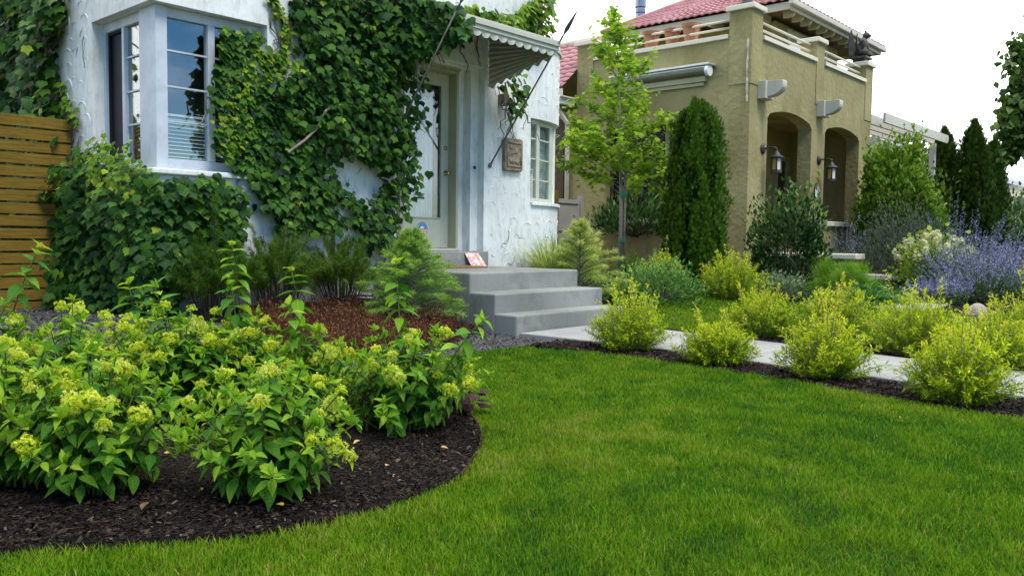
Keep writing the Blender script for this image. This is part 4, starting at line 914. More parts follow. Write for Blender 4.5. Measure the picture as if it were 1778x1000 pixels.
# ---- ivy on the walls
def ivy(name_loc, label, poly, base, outward, n, size, thick, young=0.06, parts=300, holes=(), group=None, youngpoly=None, jit=5, stem_px=(), tmpl=None, dens=None, seed=1, wnear=None):
    t = thing('climbing_vine', name_loc, label, 'vine', group)
    poly = np.array(poly, float); lo, hi = poly.min(0), poly.max(0); pts = np.zeros((0, 2))
    while len(pts) < n:
        q = rng.uniform(lo, hi, (n*2, 2)); k = in_poly(q, poly)
        for h in holes: k &= ~in_poly(q, h)
        if dens is not None: k &= vnoise(np.c_[q, np.zeros(len(q))], 1/45, seed) > dens
        pts = np.r_[pts, q[k]]
    pts = pts[:n]; yp = np.zeros(n, bool) if youngpoly is None else in_poly(pts, youngpoly)
    pts = pts+rng.normal(0, jit, pts.shape)
    P = np.array([base(*p) for p in pts]); O = np.array([outward(*p) for p in pts], float)
    u = rng.uniform(0, 1, n)**1.3; lump = .35+.9*vnoise(P, 3.2, seed)
    if wnear is not None: u = u*np.where(in_poly(pts, wnear), .12, 1)
    P = P+O*(.025+thick*u*lump)[:, None]
    D = np.array([0, 0, -1.])+rdir(n)*.55+O*.55; Nn = O*.85+np.array([0, 0, .75])+rdir(n)*.5
    S = size*rng.uniform(.55, 1.15, n)*np.where(yp, .75, 1)
    isy = (rng.uniform(size=n) < young) | (yp & (rng.uniform(size=n) < .75))
    S = S*np.where(isy, .8, 1)
    mats = [MAT['ivy_young'] if k else MAT['ivy'] for k in isy]
    foliage(t, tmpl or [IVY, IVY2], MAT['ivy'], P, D, Nn, S, parts, score=u+rng.uniform(0, .25, n), mats=mats)
    cs = []
    for path in stem_px:
        cs.append([base(*p)+np.array(outward(*p))*.03 for p in path])
    for k in range(10):
        i = rng.integers(0, n); p = pts[i].copy(); c = []
        for s in range(9): c.append(base(*p)+np.array(outward(*p))*.02); p += rng.normal(0, 5, 2)+np.array([0, 8])
        cs.append(c)
    stems(t, cs, MAT['bark'], .011, .005, 'stem')
    return t
fy = lambda a, b: on_y(a, b, 7.3)
def corner(a, b):
    p = on_x(a, b, 3.44)
    return on_y(a, b, 7.3) if a > 258 else p
oy = lambda a, b: (0, -1, 0)
def oc(a, b): w_ = float(sstep(190, 350, a)); return unit((1-w_)*np.array([-1, -.40, .1])+w_*np.array([-.15, -1, .1]))
hole1 = [(562,305),(556,282),(600,268),(648,288),(656,312),(640,352),(612,348),(596,334)]
MAIN = [(503,-20),(640,-20),(700,12),(795,28),(812,60),(775,78),(735,88),(706,104),(704,150),(708,200),(714,240),(704,290),(688,340),(684,378),(672,418),(690,440),(650,440),(612,418),(606,375),(600,352),(548,344),(560,360),(596,378),(575,402),(520,402),(482,398),(458,372),(446,352),(444,335),(428,318),(420,300),(398,285),(378,268),(370,240),(376,205),(364,180),(368,150),(374,120),(378,70),(388,50),(435,58),(455,72),(458,98),(478,112),(505,112),(516,82),(505,40)]
ivy((5.6,7.3,.2), 'dense dark green vine over the white wall between corner window and front door', MAIN, fy, oy, 5600, .086, .34, .045, holes=[hole1, [(570,120),(590,112),(598,125),(580,135)]], jit=5,
    stem_px=[[(690,470),(692,430),(680,380),(690,330),(682,270)],[(655,470),(672,440),(690,405)],[(500,265),(540,238),(560,215),(590,185),(640,178),(668,184),(680,205)]],
    youngpoly=[(375,165),(440,70),(470,110),(500,110),(500,140),(440,150),(430,240),(420,280),(375,270)], seed=2, wnear=[(330,30),(470,30),(470,300),(330,300)])
ivy((6.2,6.8,3.0), 'dark vine tumbling over the left end of the door awning', [(640,-20),(700,-15),(790,14),(806,30),(812,56),(800,70),(786,60),(775,76),(752,84),(735,92),(712,98),(690,104),(660,70)], lambda p_, q_: on_y(p_, q_, float(np.interp(p_, [690, 800], [7.15, 6.22]))), lambda p_, q_: unit(np.array([-.6, -1, 0])), 750, .105, .16, .05, jit=4, seed=9)
cv_ = [on_y(x, y, 7.02) for x, y in ((500,265),(530,243),(552,222),(566,192),(590,183),(625,178),(655,180),(672,192),(680,212))]
br = thing('vine_branch', cv_[0], 'bare grey vine branch arching out over the dark vine', 'branch'); stems(br, [cv_], MAT['twig'], .014, .010, 'wood', 6)
ivy((3.3,7.1,.15), 'bushy dark vine mound at the corner beside the cedar gate', [(178,265),(222,252),(256,302),(296,322),(335,314),(372,322),(402,345),(406,385),(408,408),(390,436),(335,440),(322,480),(305,520),(262,545),(195,560),(140,558),(112,548),(108,505),(124,440),(120,402),(86,382),(84,352),(102,330),(128,330),(140,296)], corner, oc, 4600, .090, .38, .04, jit=7, stem_px=[[(300,490),(350,460),(372,440)],[(265,540),(280,450),(300,380)]], seed=3,
    youngpoly=[(178,262),(225,248),(262,292),(262,345),(190,350)])
ivy((3.4,10.2,2), 'dark vine curtain on the wall above the cedar gate', [(-30,-20),(122,-20),(118,30),(106,80),(102,150),(112,205),(118,240),(116,545),(-30,550)], lambda a, b: on_x(a, b, 3.44), lambda a, b: unit(np.array([-1, -.45, .1])), 4600, .115, .40, .04, jit=5, seed=4)
ivy((8.3,7.3,3.4), 'yellow green vine spilling over the awning at the upper right of the white wall', [(800,8),(826,16),(868,28),(896,18),(918,2),(930,-20),(956,-20),(952,22),(946,48),(932,66),(902,64),(866,54),(832,42),(806,36)], fy, oy, 680, .105, .22, .92, jit=3, seed=5)
ivy((7.9,7.0,2.6), 'small vine spray dangling beside the wall lamp', [(872,118),(898,118),(908,150),(905,175),(892,192),(884,204),(880,180),(868,150)], lambda a, b: on_y(a, b, 7.1), oy, 60, .115, .12, .3, parts=60, jit=2, seed=6)
ivy((4.6,7.3,3), 'thin yellow vine strand curving round the right end of the corner window', [(456,-10),(474,-10),(492,28),(503,60),(500,92),(490,108),(462,112),(430,92),(440,84),(470,98),(488,82),(486,58),(474,28)], fy, oy, 130, .075, .05, .9, parts=130, jit=2, seed=7)
ivy((3.44,9.2,2.3), 'short yellow vine tip trailing down the white corner by the gate', [(104,138),(118,140),(124,165),(136,190),(144,222),(132,214),(116,190),(108,165)], lambda a, b: on_x(a, b, 3.44), lambda a, b: (-1, -.2, 0), 55, .085, .06, .85, parts=55, jit=2, seed=8)
# dry tendrils left on the stucco
tv = thing('dry_tendrils', (3.6,7.3,2.9), 'thin dry vine tendrils clinging to the white stucco', 'tendrils'); cs = []
for k in range(150):
    s, z = (rng.uniform(-1.9,.3) if k < 50 else rng.uniform(.2, 5.0)), rng.uniform(.5, 3.6); a = rng.uniform(0, 6.28); c = []
    for q in range(rng.integers(4, 11)):
        if wall_open(s, z): break
        p, nn, _ = wall_at(s, z); c.append(p+nn*.004); a += rng.normal(0, .5); s += .035*math.cos(a)*.7; z += .035*math.sin(a)
    if len(c) > 3 and not ((c[0][0] > 3.4401) != (c[-1][0] > 3.4401)): cs.append(c)
stems(tv, cs, MAT['darkbark'], .0028, .0015, 'tendril', 3)

# ---- lime flowered hydrangeas
def flower_head(seed, n=230):
    r = np.random.default_rng(seed); u = r.uniform(0, 1, n); a = r.uniform(0, 6.283, n)
    th = np.arccos(1-1.35*u); d = np.stack([np.sin(th)*np.cos(a), np.sin(th)*np.sin(a), np.cos(th)], 1)
    lump = 1+.42*np.sin(3*a+seed)*np.sin(2.6*th+seed)
    P = d*np.array([.60, .60, .62])*(lump*r.uniform(.80, 1.04, n))[:, None]+np.array([0, 0, .30])
    v = scatter(FLORET[0], FLORET[1], P, frames(unit(r.normal(size=(n, 3))), d+r.normal(size=(n, 3))*.35), r.uniform(.10, .15, n))
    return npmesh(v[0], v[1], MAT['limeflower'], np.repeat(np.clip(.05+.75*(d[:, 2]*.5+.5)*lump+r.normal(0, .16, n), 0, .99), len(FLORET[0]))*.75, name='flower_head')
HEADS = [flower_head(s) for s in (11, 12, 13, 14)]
def hydrangea(px, py, rad, h, nst, label, tall=(), head_p=.29, loc=None, parts=300):
    h *= .90; b = ground_at(px, py) if loc is None else np.array([*loc, 0.02]); t = thing('hydrangea_bush', b, label, 'shrub', 'lime flowered hydrangeas in the curved mulch bed')
    P, D, Nn, S, sc, cs, heads = [], [], [], [], [], [], []
    nst = int(nst*1.15); yng = []
    for i in range(nst+len(tall)):
        if i < nst:
            a = 2*math.pi*(i*.618034+rng.uniform(-.06, .06)); q = math.sqrt((i+.5)/nst); rr = rad*q*rng.uniform(.85, 1.05)
            hz = h*math.sqrt(max(1-.80*q*q, .05))*rng.uniform(.74, 1.20); big = 1.0; fl = rng.uniform() < head_p
        else:
            a, rr, hz = tall[i-nst]; big = 1.35; fl = rng.uniform() < .35
        p0 = b+np.array([.10*rr*math.cos(a)/rad, .10*rr*math.sin(a)/rad, 0]); p2 = b+np.array([rr*math.cos(a), rr*math.sin(a), hz])
        p1 = (p0+p2)/2+np.array([math.cos(a), math.sin(a), 0])*(-.18*rr)+np.array([0, 0, .16*hz]); ts_ = np.linspace(0, 1, 7)
        c = [(1-u)**2*p0+2*u*(1-u)*p1+u*u*p2 for u in ts_]; cs.append(c)
        Ls = float(np.sum(np.linalg.norm(np.diff(c, axis=0), axis=1))); nn = max(3, int(Ls*(.80)/.045)); ph = rng.uniform(0, 3.14)
        for k in range(nn):
            u = 1-.80*k/nn; p = (1-u)**2*p0+2*u*(1-u)*p1+u*u*p2; td = unit(2*(1-u)*(p1-p0)+2*u*(p2-p1))
            ph += 1.571+rng.normal(0, .25)
            s1 = unit(np.cross(td, (.3, .2, .9))); s2 = np.cross(td, s1); dirs = s1*math.cos(ph)+s2*math.sin(ph)
            ln = (.042+.036*min(k/3, 1))*rng.uniform(.8, 1.15)*big*(1.0 if i < nst else 1.15-.03*k)
            for sg_ in (1, -1):
                d = unit(sg_*dirs+td*(.65-.14*min(k, 4))+np.array([0, 0, -.10-.05*min(k, 6)])+rng.normal(size=3)*.18)
                yng.append(k < 2 and rng.uniform() < .8 or rng.uniform() < .08); P.append(p); D.append(d); Nn.append(unit(td*.8+np.array([0, 0, .9])+rng.normal(size=3)*.22)); S.append(ln); sc.append(u*1.0+rng.uniform(0, .3)+.8*hz+(-.25*np.dot(unit(b), (p-b)/rad)))
        if fl: heads.append((p2, unit(unit(p2-p1)*.6+np.array([0, 0, .9])+rng.normal(size=3)*.2), rng.uniform(.022, .054)*(1.1 if i < nst else .6)))
        else:
            for k in range(4): yng.append(True); P.append(p2); D.append(unit(rdir(1)[0]*.9+np.array([0, 0, .9]))); Nn.append(unit(np.array([0, 0, .5])+rdir(1)[0])); S.append(rng.uniform(.03, .055)); sc.append(1)
    foliage(t, [HYD, HYD2], MAT['hyd'], P, D, Nn, np.array(S), parts, np.array(sc), mats=[MAT['hyd_young'] if y else MAT['hyd'] for y in yng])
    stems(t, cs, MAT['green_stem'], .005, .0025, 'stem')
    for p, d, s in heads:
        o = bpy.data.objects.new('flower_head', HEADS[rng.integers(0, 4)]); o.parent = t; f = frames(np.cross(d, (1.0, .3, 0))[None], d[None])[0]; mt = Matrix.Identity(4)
        for r_i in range(3):
            for c_i in range(3): mt[r_i][c_i] = f[r_i][c_i]*s*(1, 1, rng.uniform(.85, 1.15))[c_i]
            mt[r_i][3] = (p-d*s*.1-b)[r_i]
        o.matrix_basis = mt; COL.objects.link(o)
    return t
hydrangea(20, 850, .36, .52, 58, 'leafy hydrangea bush at the near left corner of the mulch bed')
hydrangea(165, 862, .33, .50, 56, 'near hydrangea bush left of the bare mulch gap with big drooping leaves')
hydrangea(470, 866, .34, .46, 62, 'rounded hydrangea bush nearest the lawn, right of the bare mulch gap')
hydrangea(705, 752, .40, .50, 64, 'hydrangea bush at the tip of the bed beside the dark red heuchera', tall=[(1.2,.16,.78),(4.9,.42,.55)])
hydrangea(325, 738, .34, .55, 54, 'hydrangea bush behind the mulch gap with many lime flower heads', tall=[(2.4,.14,.66)])
hydrangea(120, 740, .40, .56, 56, 'hydrangea bush behind the near left ones, facing the gravel path')
hydrangea(545, 735, .34, .46, 54, 'middle hydrangea bush below the tall leafy shoots', tall=[(2.0,.12,.74),(3.3,.16,.58)])
hydrangea(438, 722, .30, .50, 44, 'hydrangea bush with the tallest upright leafy shoot in the bed', tall=[(2.2,.10,.86),(3.0,.12,.70)])
hydrangea(-45, 745, .38, .60, 46, 'tall hydrangea shoot bush at the far left photo edge', tall=[(-.7,.30,.84)])
hydrangea(255, 700, .32, .50, 44, 'hydrangea bush at the back of the bed nearest the gravel, big lime heads', tall=[(1.9,.12,.64)])

# ---- dark red heucheras in the same bed
for px, py, n, lab in ((795, 722, 34, 'dark red heuchera at the tip of the bed beside the lawn'), (490, 668, 26, 'dark red heuchera hidden among the middle hydrangeas'), (215, 705, 18, 'dark red heuchera peeping through the left hydrangeas')):
    b = ground_at(px, py); t = thing('heuchera', b, lab, 'plant', 'dark red heucheras'); P, D, Nn, S, cs = [], [], [], [], []
    for k in range(n):
        a = rng.uniform(0, 6.28); r_ = .12*math.sqrt(rng.uniform()); h_ = rng.uniform(.06, .17); p = b+np.array([r_*math.cos(a), r_*math.sin(a), h_])
        P.append(p); D.append(np.array([math.cos(a), math.sin(a), -.25])+rdir(1)[0]*.3); Nn.append(np.array([math.cos(a)*.4, math.sin(a)*.4, 1])); S.append(rng.uniform(.05, .085)); cs.append([b, (b+p)/2+np.array([0, 0, .02]), p])
    foliage(t, ROUND, MAT['heuchera'], P, D, Nn, np.array(S), n); stems(t, cs, MAT['red_stem'], .002, .0015, 'stem', 3)

# ---- small leaved shrubs grown as fans of stems
def stem_shrub(name, b, label, cat, group, rad, h, nst, per, leaf, lsize, mat, smat, spread=1.0, t0=.25, tall_frac=.12, up=.5, tm=None, curl=.2, bs=.12, flat=.75):
    b = np.asarray(b, float); t = thing(name, b, label, cat, group); P, D, cs, vv = [], [], [], []
    for i in range(nst):
        a = 2*math.pi*(i*.618034)+rng.uniform(-.2, .2); q = math.sqrt((i+.5)/nst); lob = .72+.62*vnoise(np.array([[math.cos(a)*1.3+b[0]*3, math.sin(a)*1.3+b[1]*3, 0]]), 1.0, 21)[0]; rr = rad*q*rng.uniform(.8, 1.2)*lob
        hz = h*math.sqrt(max(1-flat*q*q, .03))*rng.uniform(.62, 1.05)*(.45+.55*lob)*(rng.uniform(1.15, 1.65) if rng.uniform() < tall_frac else 1)
        p0 = b+np.array([bs*math.cos(a)*q*rad, bs*math.sin(a)*q*rad, 0]); p2 = b+np.array([rr*math.cos(a), rr*math.sin(a), hz])
        p1 = (p0+p2)/2+np.array([0, 0, curl*hz])-np.array([math.cos(a), math.sin(a), 0])*.02*rr; u = np.linspace(0, 1, 6)[:, None]
        c = (1-u)**2*p0+2*u*(1-u)*p1+u*u*p2; cs.append(list(c))
        u = rng.uniform(t0, 1, per)[:, None]; p = (1-u)**2*p0+2*u*(1-u)*p1+u*u*p2; td = unit(2*(1-u)*(p1-p0)+2*u*(p2-p1))
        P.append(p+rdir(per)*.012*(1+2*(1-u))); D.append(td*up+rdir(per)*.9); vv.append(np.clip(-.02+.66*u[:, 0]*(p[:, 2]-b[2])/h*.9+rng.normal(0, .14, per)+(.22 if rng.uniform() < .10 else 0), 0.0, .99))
    P, D, vv = np.concatenate(P), np.concatenate(D), np.concatenate(vv); n = len(P)
    foliage(t, tm or leaf, mat, P, D, rdir(n)*.6+np.array([0, 0, .8]), lsize*rng.uniform(.6, 1.25, n), 0, var=vv)
    stems(t, cs, smat, .0035, .0015, 'stems', 3); return t
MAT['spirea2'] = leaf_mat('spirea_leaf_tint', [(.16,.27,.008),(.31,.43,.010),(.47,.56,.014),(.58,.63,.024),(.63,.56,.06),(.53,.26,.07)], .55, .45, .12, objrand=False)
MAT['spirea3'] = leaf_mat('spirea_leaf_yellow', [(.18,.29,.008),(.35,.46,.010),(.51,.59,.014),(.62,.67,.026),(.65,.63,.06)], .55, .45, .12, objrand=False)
sg_ = 'golden spireas along the concrete walk'
for px, py, rad, h, lab, mt in ((1092,607,.36,.46,'golden spirea in the mulch strip nearest the concrete steps','spirea3'),(1243,632,.31,.34,'low golden spirea second from the steps on the lawn side of the walk','spirea2'),(1432,656,.30,.40,'golden spirea third from the steps on the lawn side of the walk','spirea2'),(1662,700,.29,.42,'nearest golden spirea, in front of the walk at the lower right','spirea2')):
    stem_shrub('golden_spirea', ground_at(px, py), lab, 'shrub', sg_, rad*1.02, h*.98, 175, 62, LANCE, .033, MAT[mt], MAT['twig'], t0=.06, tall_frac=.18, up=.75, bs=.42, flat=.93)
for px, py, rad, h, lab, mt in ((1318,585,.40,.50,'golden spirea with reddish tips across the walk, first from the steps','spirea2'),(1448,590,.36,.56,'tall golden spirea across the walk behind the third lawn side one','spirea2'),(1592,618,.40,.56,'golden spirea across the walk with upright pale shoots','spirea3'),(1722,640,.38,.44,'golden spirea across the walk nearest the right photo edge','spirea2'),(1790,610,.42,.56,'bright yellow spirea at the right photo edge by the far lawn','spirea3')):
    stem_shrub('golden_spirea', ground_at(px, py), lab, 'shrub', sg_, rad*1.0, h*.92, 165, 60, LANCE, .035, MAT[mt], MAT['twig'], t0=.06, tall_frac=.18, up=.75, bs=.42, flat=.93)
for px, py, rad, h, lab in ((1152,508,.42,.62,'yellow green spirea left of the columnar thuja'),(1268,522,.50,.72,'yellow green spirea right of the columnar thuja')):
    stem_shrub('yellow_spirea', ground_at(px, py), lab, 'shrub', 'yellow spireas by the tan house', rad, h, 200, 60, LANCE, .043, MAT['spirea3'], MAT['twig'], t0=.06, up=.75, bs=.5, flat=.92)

# ---- dark thread leaved shrubs with bare stems against the white wall
for px, py, lab in ((368,548,'dark thread leaved shrub nearest the vine mound'),(482,552,'middle dark thread leaved shrub below the vine'),(592,548,'dark thread leaved shrub against bare white wall, nearest the steps')):
    b = ground_at(px, py)*np.array([1,1,1]); b = np.array([b[0], min(b[1], 6.95), hgt(0, min(b[1], 6.95))])
    p = on_y(px, 500, 6.9); b = np.array([p[0], 6.9, .17])
    stem_shrub('thread_leaf_shrub', b, lab, 'shrub', 'dark thread leaved shrubs along the white wall', .40, .74, 130, 230, NEEDLE, .055, MAT['threadleaf'], MAT['darkbark'], t0=.40, up=.5, tall_frac=.03, curl=.45, bs=.40, flat=.66)

# ---- conifers
def conifer(name, b, label, cat, h, rad, mat, nb=90, nl=150, droop=.25, nsize=.04, lean=(0,0), group=None, tip_up=.15):
    b = np.asarray(b, float); t = thing(name, b, label, cat, group); P, D, vv, cs = [], [], [], []
    top = b+np.array([lean[0], lean[1], h])
    cs.append([b, (b+top)/2+np.array([.01, .01, 0]), top])
    for i in range(nb):
        u = (i+.5)/nb; z = u**.85; o = b+(top-b)*z; a = i*2.39996+rng.uniform(-.3, .3); ln = rad*(1-z)**.95*rng.uniform(.6, 1.12)+.05*h
        d = np.array([math.cos(a), math.sin(a), .45+.5*z]); e = o+d*ln; s = np.linspace(0, 1, 6)
        c = np.array([o+d*ln*k+np.array([0, 0, -droop*ln*k*k*1.6]) for k in s]); cs.append(list(c))
        m = int(nl*(.35+ln/rad)); k = rng.uniform(.15, 1, m)**.8; p = o+d*ln*k[:, None]; p[:, 2] -= droop*ln*k*k*1.6
        td = unit(np.array([d[0]*np.ones(m), d[1]*np.ones(m), d[2]-droop*3.2*k]).T)
        side = rng.normal(0, .16*ln*(1.1-k), m); pr = np.array([-math.sin(a), math.cos(a), 0]); p = p+pr*side[:, None]; p[:, 2] += rng.normal(0, .012, m)
        P.append(p); D.append(td*.9+rdir(m)*.8+pr*np.sign(side)[:, None]*.5+np.array([0, 0, tip_up])); vv.append(np.clip(.1+.6*k+.25*z+rng.normal(0, .14, m), 0, .99))
    P, D, vv = np.concatenate(P), np.concatenate(D), np.concatenate(vv); n = len(P)
    foliage(t, NEEDLE, mat, P, D, rdir(n), np.stack([rng.uniform(.7, 1.2, n)*nsize*1.5, rng.uniform(.7, 1.3, n)*nsize, np.ones(n)*nsize], 1), 0, var=vv, stuff_name='needles')
    stems(t, cs, MAT['bark'], .012, .003, 'branches', 4); return t
MAT['deodar'] = leaf_mat('deodar_needle2', [(.04,.15,.035),(.08,.23,.042),(.16,.34,.048),(.28,.46,.06),(.42,.54,.11)], .6, .35, .12, objrand=False)
MAT['gold_deodar'] = leaf_mat('gold_deodar_needle2', [(.07,.19,.03),(.16,.32,.035),(.34,.46,.06),(.52,.58,.13),(.66,.66,.26)], .6, .35, .12, objrand=False)
b = ground_at(722, 560); b = np.array([5.36, 6.05, .08])
conifer('dwarf_cedar_conifer', b, 'feathery blue green young conifer left of the concrete landing', 'conifer', .88, .62, MAT['deodar'], 92, 300, .22, .05)
conifer('dwarf_cedar_conifer', (8.55, 6.45, .12), 'feathery young conifer with golden tips right of the concrete steps', 'conifer', 1.0, .74, MAT['gold_deodar'], 56, 300, .20, .058)
def columnar(name, b, label, cat, h, prof, mat, n, size, group=None, seed=1, plumes=150, pl=.20):
    """upright plumes packed on a column, each plume a tapering flame of flat sprays"""
    b = np.asarray(b, float); t = thing(name, b, label, cat, group); pz, pr_ = [p[0] for p in prof], [p[1] for p in prof]; rm = max(pr_)
    k = np.arange(plumes); z0 = np.sort(rng.uniform(-.02, .90, plumes)); ang = k*2.39996+rng.normal(0, .25, plumes)
    i = rng.integers(0, plumes, n); u = rng.uniform(0, 1, n)**.9; L_ = pl*h*rng.uniform(.6, 1.25, plumes)
    L_ = np.minimum(L_, h*rng.uniform(.93, 1.04, plumes)-z0*h); zz = np.maximum(z0[i]*h+L_[i]*u, 0); R0 = np.interp(zz/h, pz, pr_)*rng.uniform(.62, 1.16, plumes)[i]
    wd = (.25*rm*(1-u)**.8+.02*rm)*np.sqrt(rng.uniform(0, 1, n)); wa = rng.uniform(0, 6.283, n)
    rr = R0*(.86+.10*np.sin(u*3.14))+wd*np.cos(wa)*.8; th = ang[i]+wd*np.sin(wa)/np.maximum(R0, .08)
    P = b+np.stack([rr*np.cos(th), rr*np.sin(th), zz], 1); out_ = np.stack([np.cos(th), np.sin(th), np.zeros(n)], 1)
    D = np.array([0, 0, 1.0])+out_*(.15+.45*np.cos(wa))[:, None]+rdir(n)*.35; Nn = out_+rdir(n)*.7
    hi = wd*np.cos(wa)/(.2*rm)
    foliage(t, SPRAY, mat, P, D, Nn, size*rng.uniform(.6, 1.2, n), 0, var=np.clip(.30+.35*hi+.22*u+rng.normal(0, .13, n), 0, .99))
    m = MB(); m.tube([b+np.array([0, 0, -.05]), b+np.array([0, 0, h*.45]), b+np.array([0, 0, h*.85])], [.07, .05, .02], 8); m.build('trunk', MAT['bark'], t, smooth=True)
    m = MB(); m.lathe([(max(q*.52, .01), z*h*.95) for z, q in prof], tuple(b), 14); m.build('shade_core', MAT['core'], t, smooth=True)  # solid core, shade in the gaps between plumes put into its colour
    return t
MAT['thuja'] = leaf_mat('thuja_spray2', [(.012,.036,.004),(.026,.072,.005),(.050,.115,.007),(.085,.155,.010),(.12,.18,.018)], .65, .15, .1, objrand=False)
MAT['arborvitae'] = leaf_mat('arborvitae_spray2', [(.010,.024,.003),(.020,.046,.004),(.038,.076,.006),(.07,.115,.012)], .7, .12, .08, objrand=False)
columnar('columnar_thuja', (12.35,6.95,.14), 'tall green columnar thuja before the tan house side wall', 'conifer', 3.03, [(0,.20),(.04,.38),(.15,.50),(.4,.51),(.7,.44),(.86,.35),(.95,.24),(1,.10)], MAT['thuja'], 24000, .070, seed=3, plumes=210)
for px, top, wpx, d, lab in ((1633,236,62,26,'dark arborvitae nearest the pergola, leftmost of three'),(1684,224,66,25,'tallest dark arborvitae, in the middle of three'),(1718,253,44,27,'slimmer dark arborvitae at the right of three')):
    v = ray(px, 430); p = np.array([0, 0, EYE])+v*d; h = EYE+(430-top)*d/F; rr = wpx*d/F*.56
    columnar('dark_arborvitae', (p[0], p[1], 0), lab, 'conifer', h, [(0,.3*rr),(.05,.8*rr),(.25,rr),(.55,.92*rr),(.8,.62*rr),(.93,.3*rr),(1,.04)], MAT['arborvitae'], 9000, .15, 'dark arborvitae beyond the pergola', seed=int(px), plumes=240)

# ---- generic leafy mounds
def mound(name, b, label, cat, rx, ry, h, n, tm, size, mat, clumps=40, up=.6, group=None, cs=.22, z0=.1, twig=True, vb=.5, puff=False, blocky=False, parts=0):
    b = np.asarray(b, float); t = thing(name, b, label, cat, group); k = np.arange(clumps)
    u = rng.uniform(0, 1, clumps); a = k*2.39996; z = np.clip(u, .02, 1); q = (np.sqrt(1-(z*.95)**2) if not blocky else (1-.45*z**3)*(.72+.5*vnoise(np.stack([np.cos(a), np.sin(a), z*1.5], 1), 1.3, 5)))*rng.uniform(.75, 1.0, clumps)
    C_ = np.stack([rx*q*np.cos(a), ry*q*np.sin(a), h*(z0+(1-z0)*z)*rng.uniform(.82, 1.05, clumps)], 1)
    i = rng.integers(0, clumps, n); off = rng.normal(size=(n, 3))*np.array([rx, ry, h*.8])*cs; P = C_[i]+off; P[:, 2] = np.maximum(P[:, 2], .02)
    out_ = unit(C_[i]*np.array([1, 1, .7])+off*1.5); D = out_*.8+np.array([0, 0, up])+rdir(n)*.7; Nn = out_*.5+np.array([0, 0, .8])+rdir(n)*.45
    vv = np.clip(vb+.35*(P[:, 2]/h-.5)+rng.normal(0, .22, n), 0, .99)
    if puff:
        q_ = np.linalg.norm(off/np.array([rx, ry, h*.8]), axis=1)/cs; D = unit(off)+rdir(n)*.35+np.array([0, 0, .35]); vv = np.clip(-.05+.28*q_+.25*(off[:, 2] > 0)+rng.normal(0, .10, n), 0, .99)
    foliage(t, tm, mat, P+b, D, Nn, size*rng.uniform(.6, 1.25, n), parts, score=-project(P+b)[2] if parts else None, var=vv)
    if twig: stems(t, [[b, b+c*np.array([.5, .5, .6]), b+c*.97] for c in C_], MAT['darkbark'], .012, .003, 'stems', 4)
    return t
def M2(nm, cols, tr=.25): return leaf_mat(nm, cols, .55, tr, .18, objrand=False)
MAT['climber'] = M2('climber_leaf2', [(.03,.10,.010),(.06,.16,.013),(.11,.23,.018),(.19,.31,.024),(.30,.40,.045)], .35)
MAT['shrub_dark'] = M2('dark_shrub_leaf2', [(.012,.040,.010),(.028,.080,.016),(.055,.125,.022),(.14,.22,.045)])
MAT['mugo'] = M2('mugo_needle2', [(.02,.06,.004),(.06,.17,.006),(.13,.29,.009),(.22,.39,.014)])
MAT['cover'] = M2('cover_leaf2', [(.04,.12,.022),(.07,.18,.03),(.12,.25,.045),(.20,.33,.08)])
MAT['smoky'] = M2('smoky_leaf2', [(.03,.055,.035),(.06,.09,.055),(.10,.125,.08),(.14,.135,.10)])
MAT['sage_leaf'] = M2('sage_leaf2', [(.08,.14,.055),(.13,.20,.085),(.21,.28,.14)])
def at_d(px, py, d): return np.array([0, 0, EYE])+ray(px, py)*d
def base_d(px, d): p = at_d(px, 430, d); return np.array([p[0], p[1], float(hgt(p[0], p[1]))])
mound('green_juniper_mound', (9.0,7.2,.17), 'small dark green mound behind the golden conifer by the grey gate', 'shrub', .4, .4, .75, 1500, NEEDLE, .09, MAT['mugo'])
mound('green_juniper_mound', base_d(1092, 15.0), 'small dark green mound at the foot of the tan side wall', 'shrub', .35, .35, .42, 1200, NEEDLE, .09, MAT['mugo'])
mound('leafy_perennial', ground_at(1135, 528)*np.array([1,1,0])+np.array([0,0,.05]), 'low leafy green perennial below the staked maple', 'plant', .75, .55, .48, 2600, SMALL, .07, MAT['cover'], 60)
mound('leafy_perennial', ground_at(1095, 533), 'small fresh green perennial at the near corner of the far lawn', 'plant', .28, .28, .24, 700, ROUND, .05, MAT['cover'], 24)
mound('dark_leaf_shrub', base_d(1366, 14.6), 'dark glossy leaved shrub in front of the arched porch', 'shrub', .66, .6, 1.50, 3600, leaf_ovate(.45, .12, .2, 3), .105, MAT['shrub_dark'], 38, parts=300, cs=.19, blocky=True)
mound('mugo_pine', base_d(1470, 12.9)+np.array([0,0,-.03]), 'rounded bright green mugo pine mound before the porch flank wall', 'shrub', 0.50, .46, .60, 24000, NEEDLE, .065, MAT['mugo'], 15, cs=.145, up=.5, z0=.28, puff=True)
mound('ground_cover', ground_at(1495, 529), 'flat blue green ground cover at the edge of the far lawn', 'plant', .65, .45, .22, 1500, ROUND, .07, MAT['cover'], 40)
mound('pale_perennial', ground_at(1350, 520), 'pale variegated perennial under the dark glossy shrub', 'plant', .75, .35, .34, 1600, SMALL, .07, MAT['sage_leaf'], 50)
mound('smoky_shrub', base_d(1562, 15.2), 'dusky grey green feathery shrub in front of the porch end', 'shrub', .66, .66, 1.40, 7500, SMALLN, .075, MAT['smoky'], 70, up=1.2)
mound('bronze_shrub', base_d(1600, 14.6), 'low dusky bronze shrub beneath the cream hydrangea', 'shrub', .7, .6, .62, 5000, SMALLN, .06, M2('bronze_leaf', [(.04,.042,.035),(.075,.07,.06),(.12,.11,.095)]), 60)
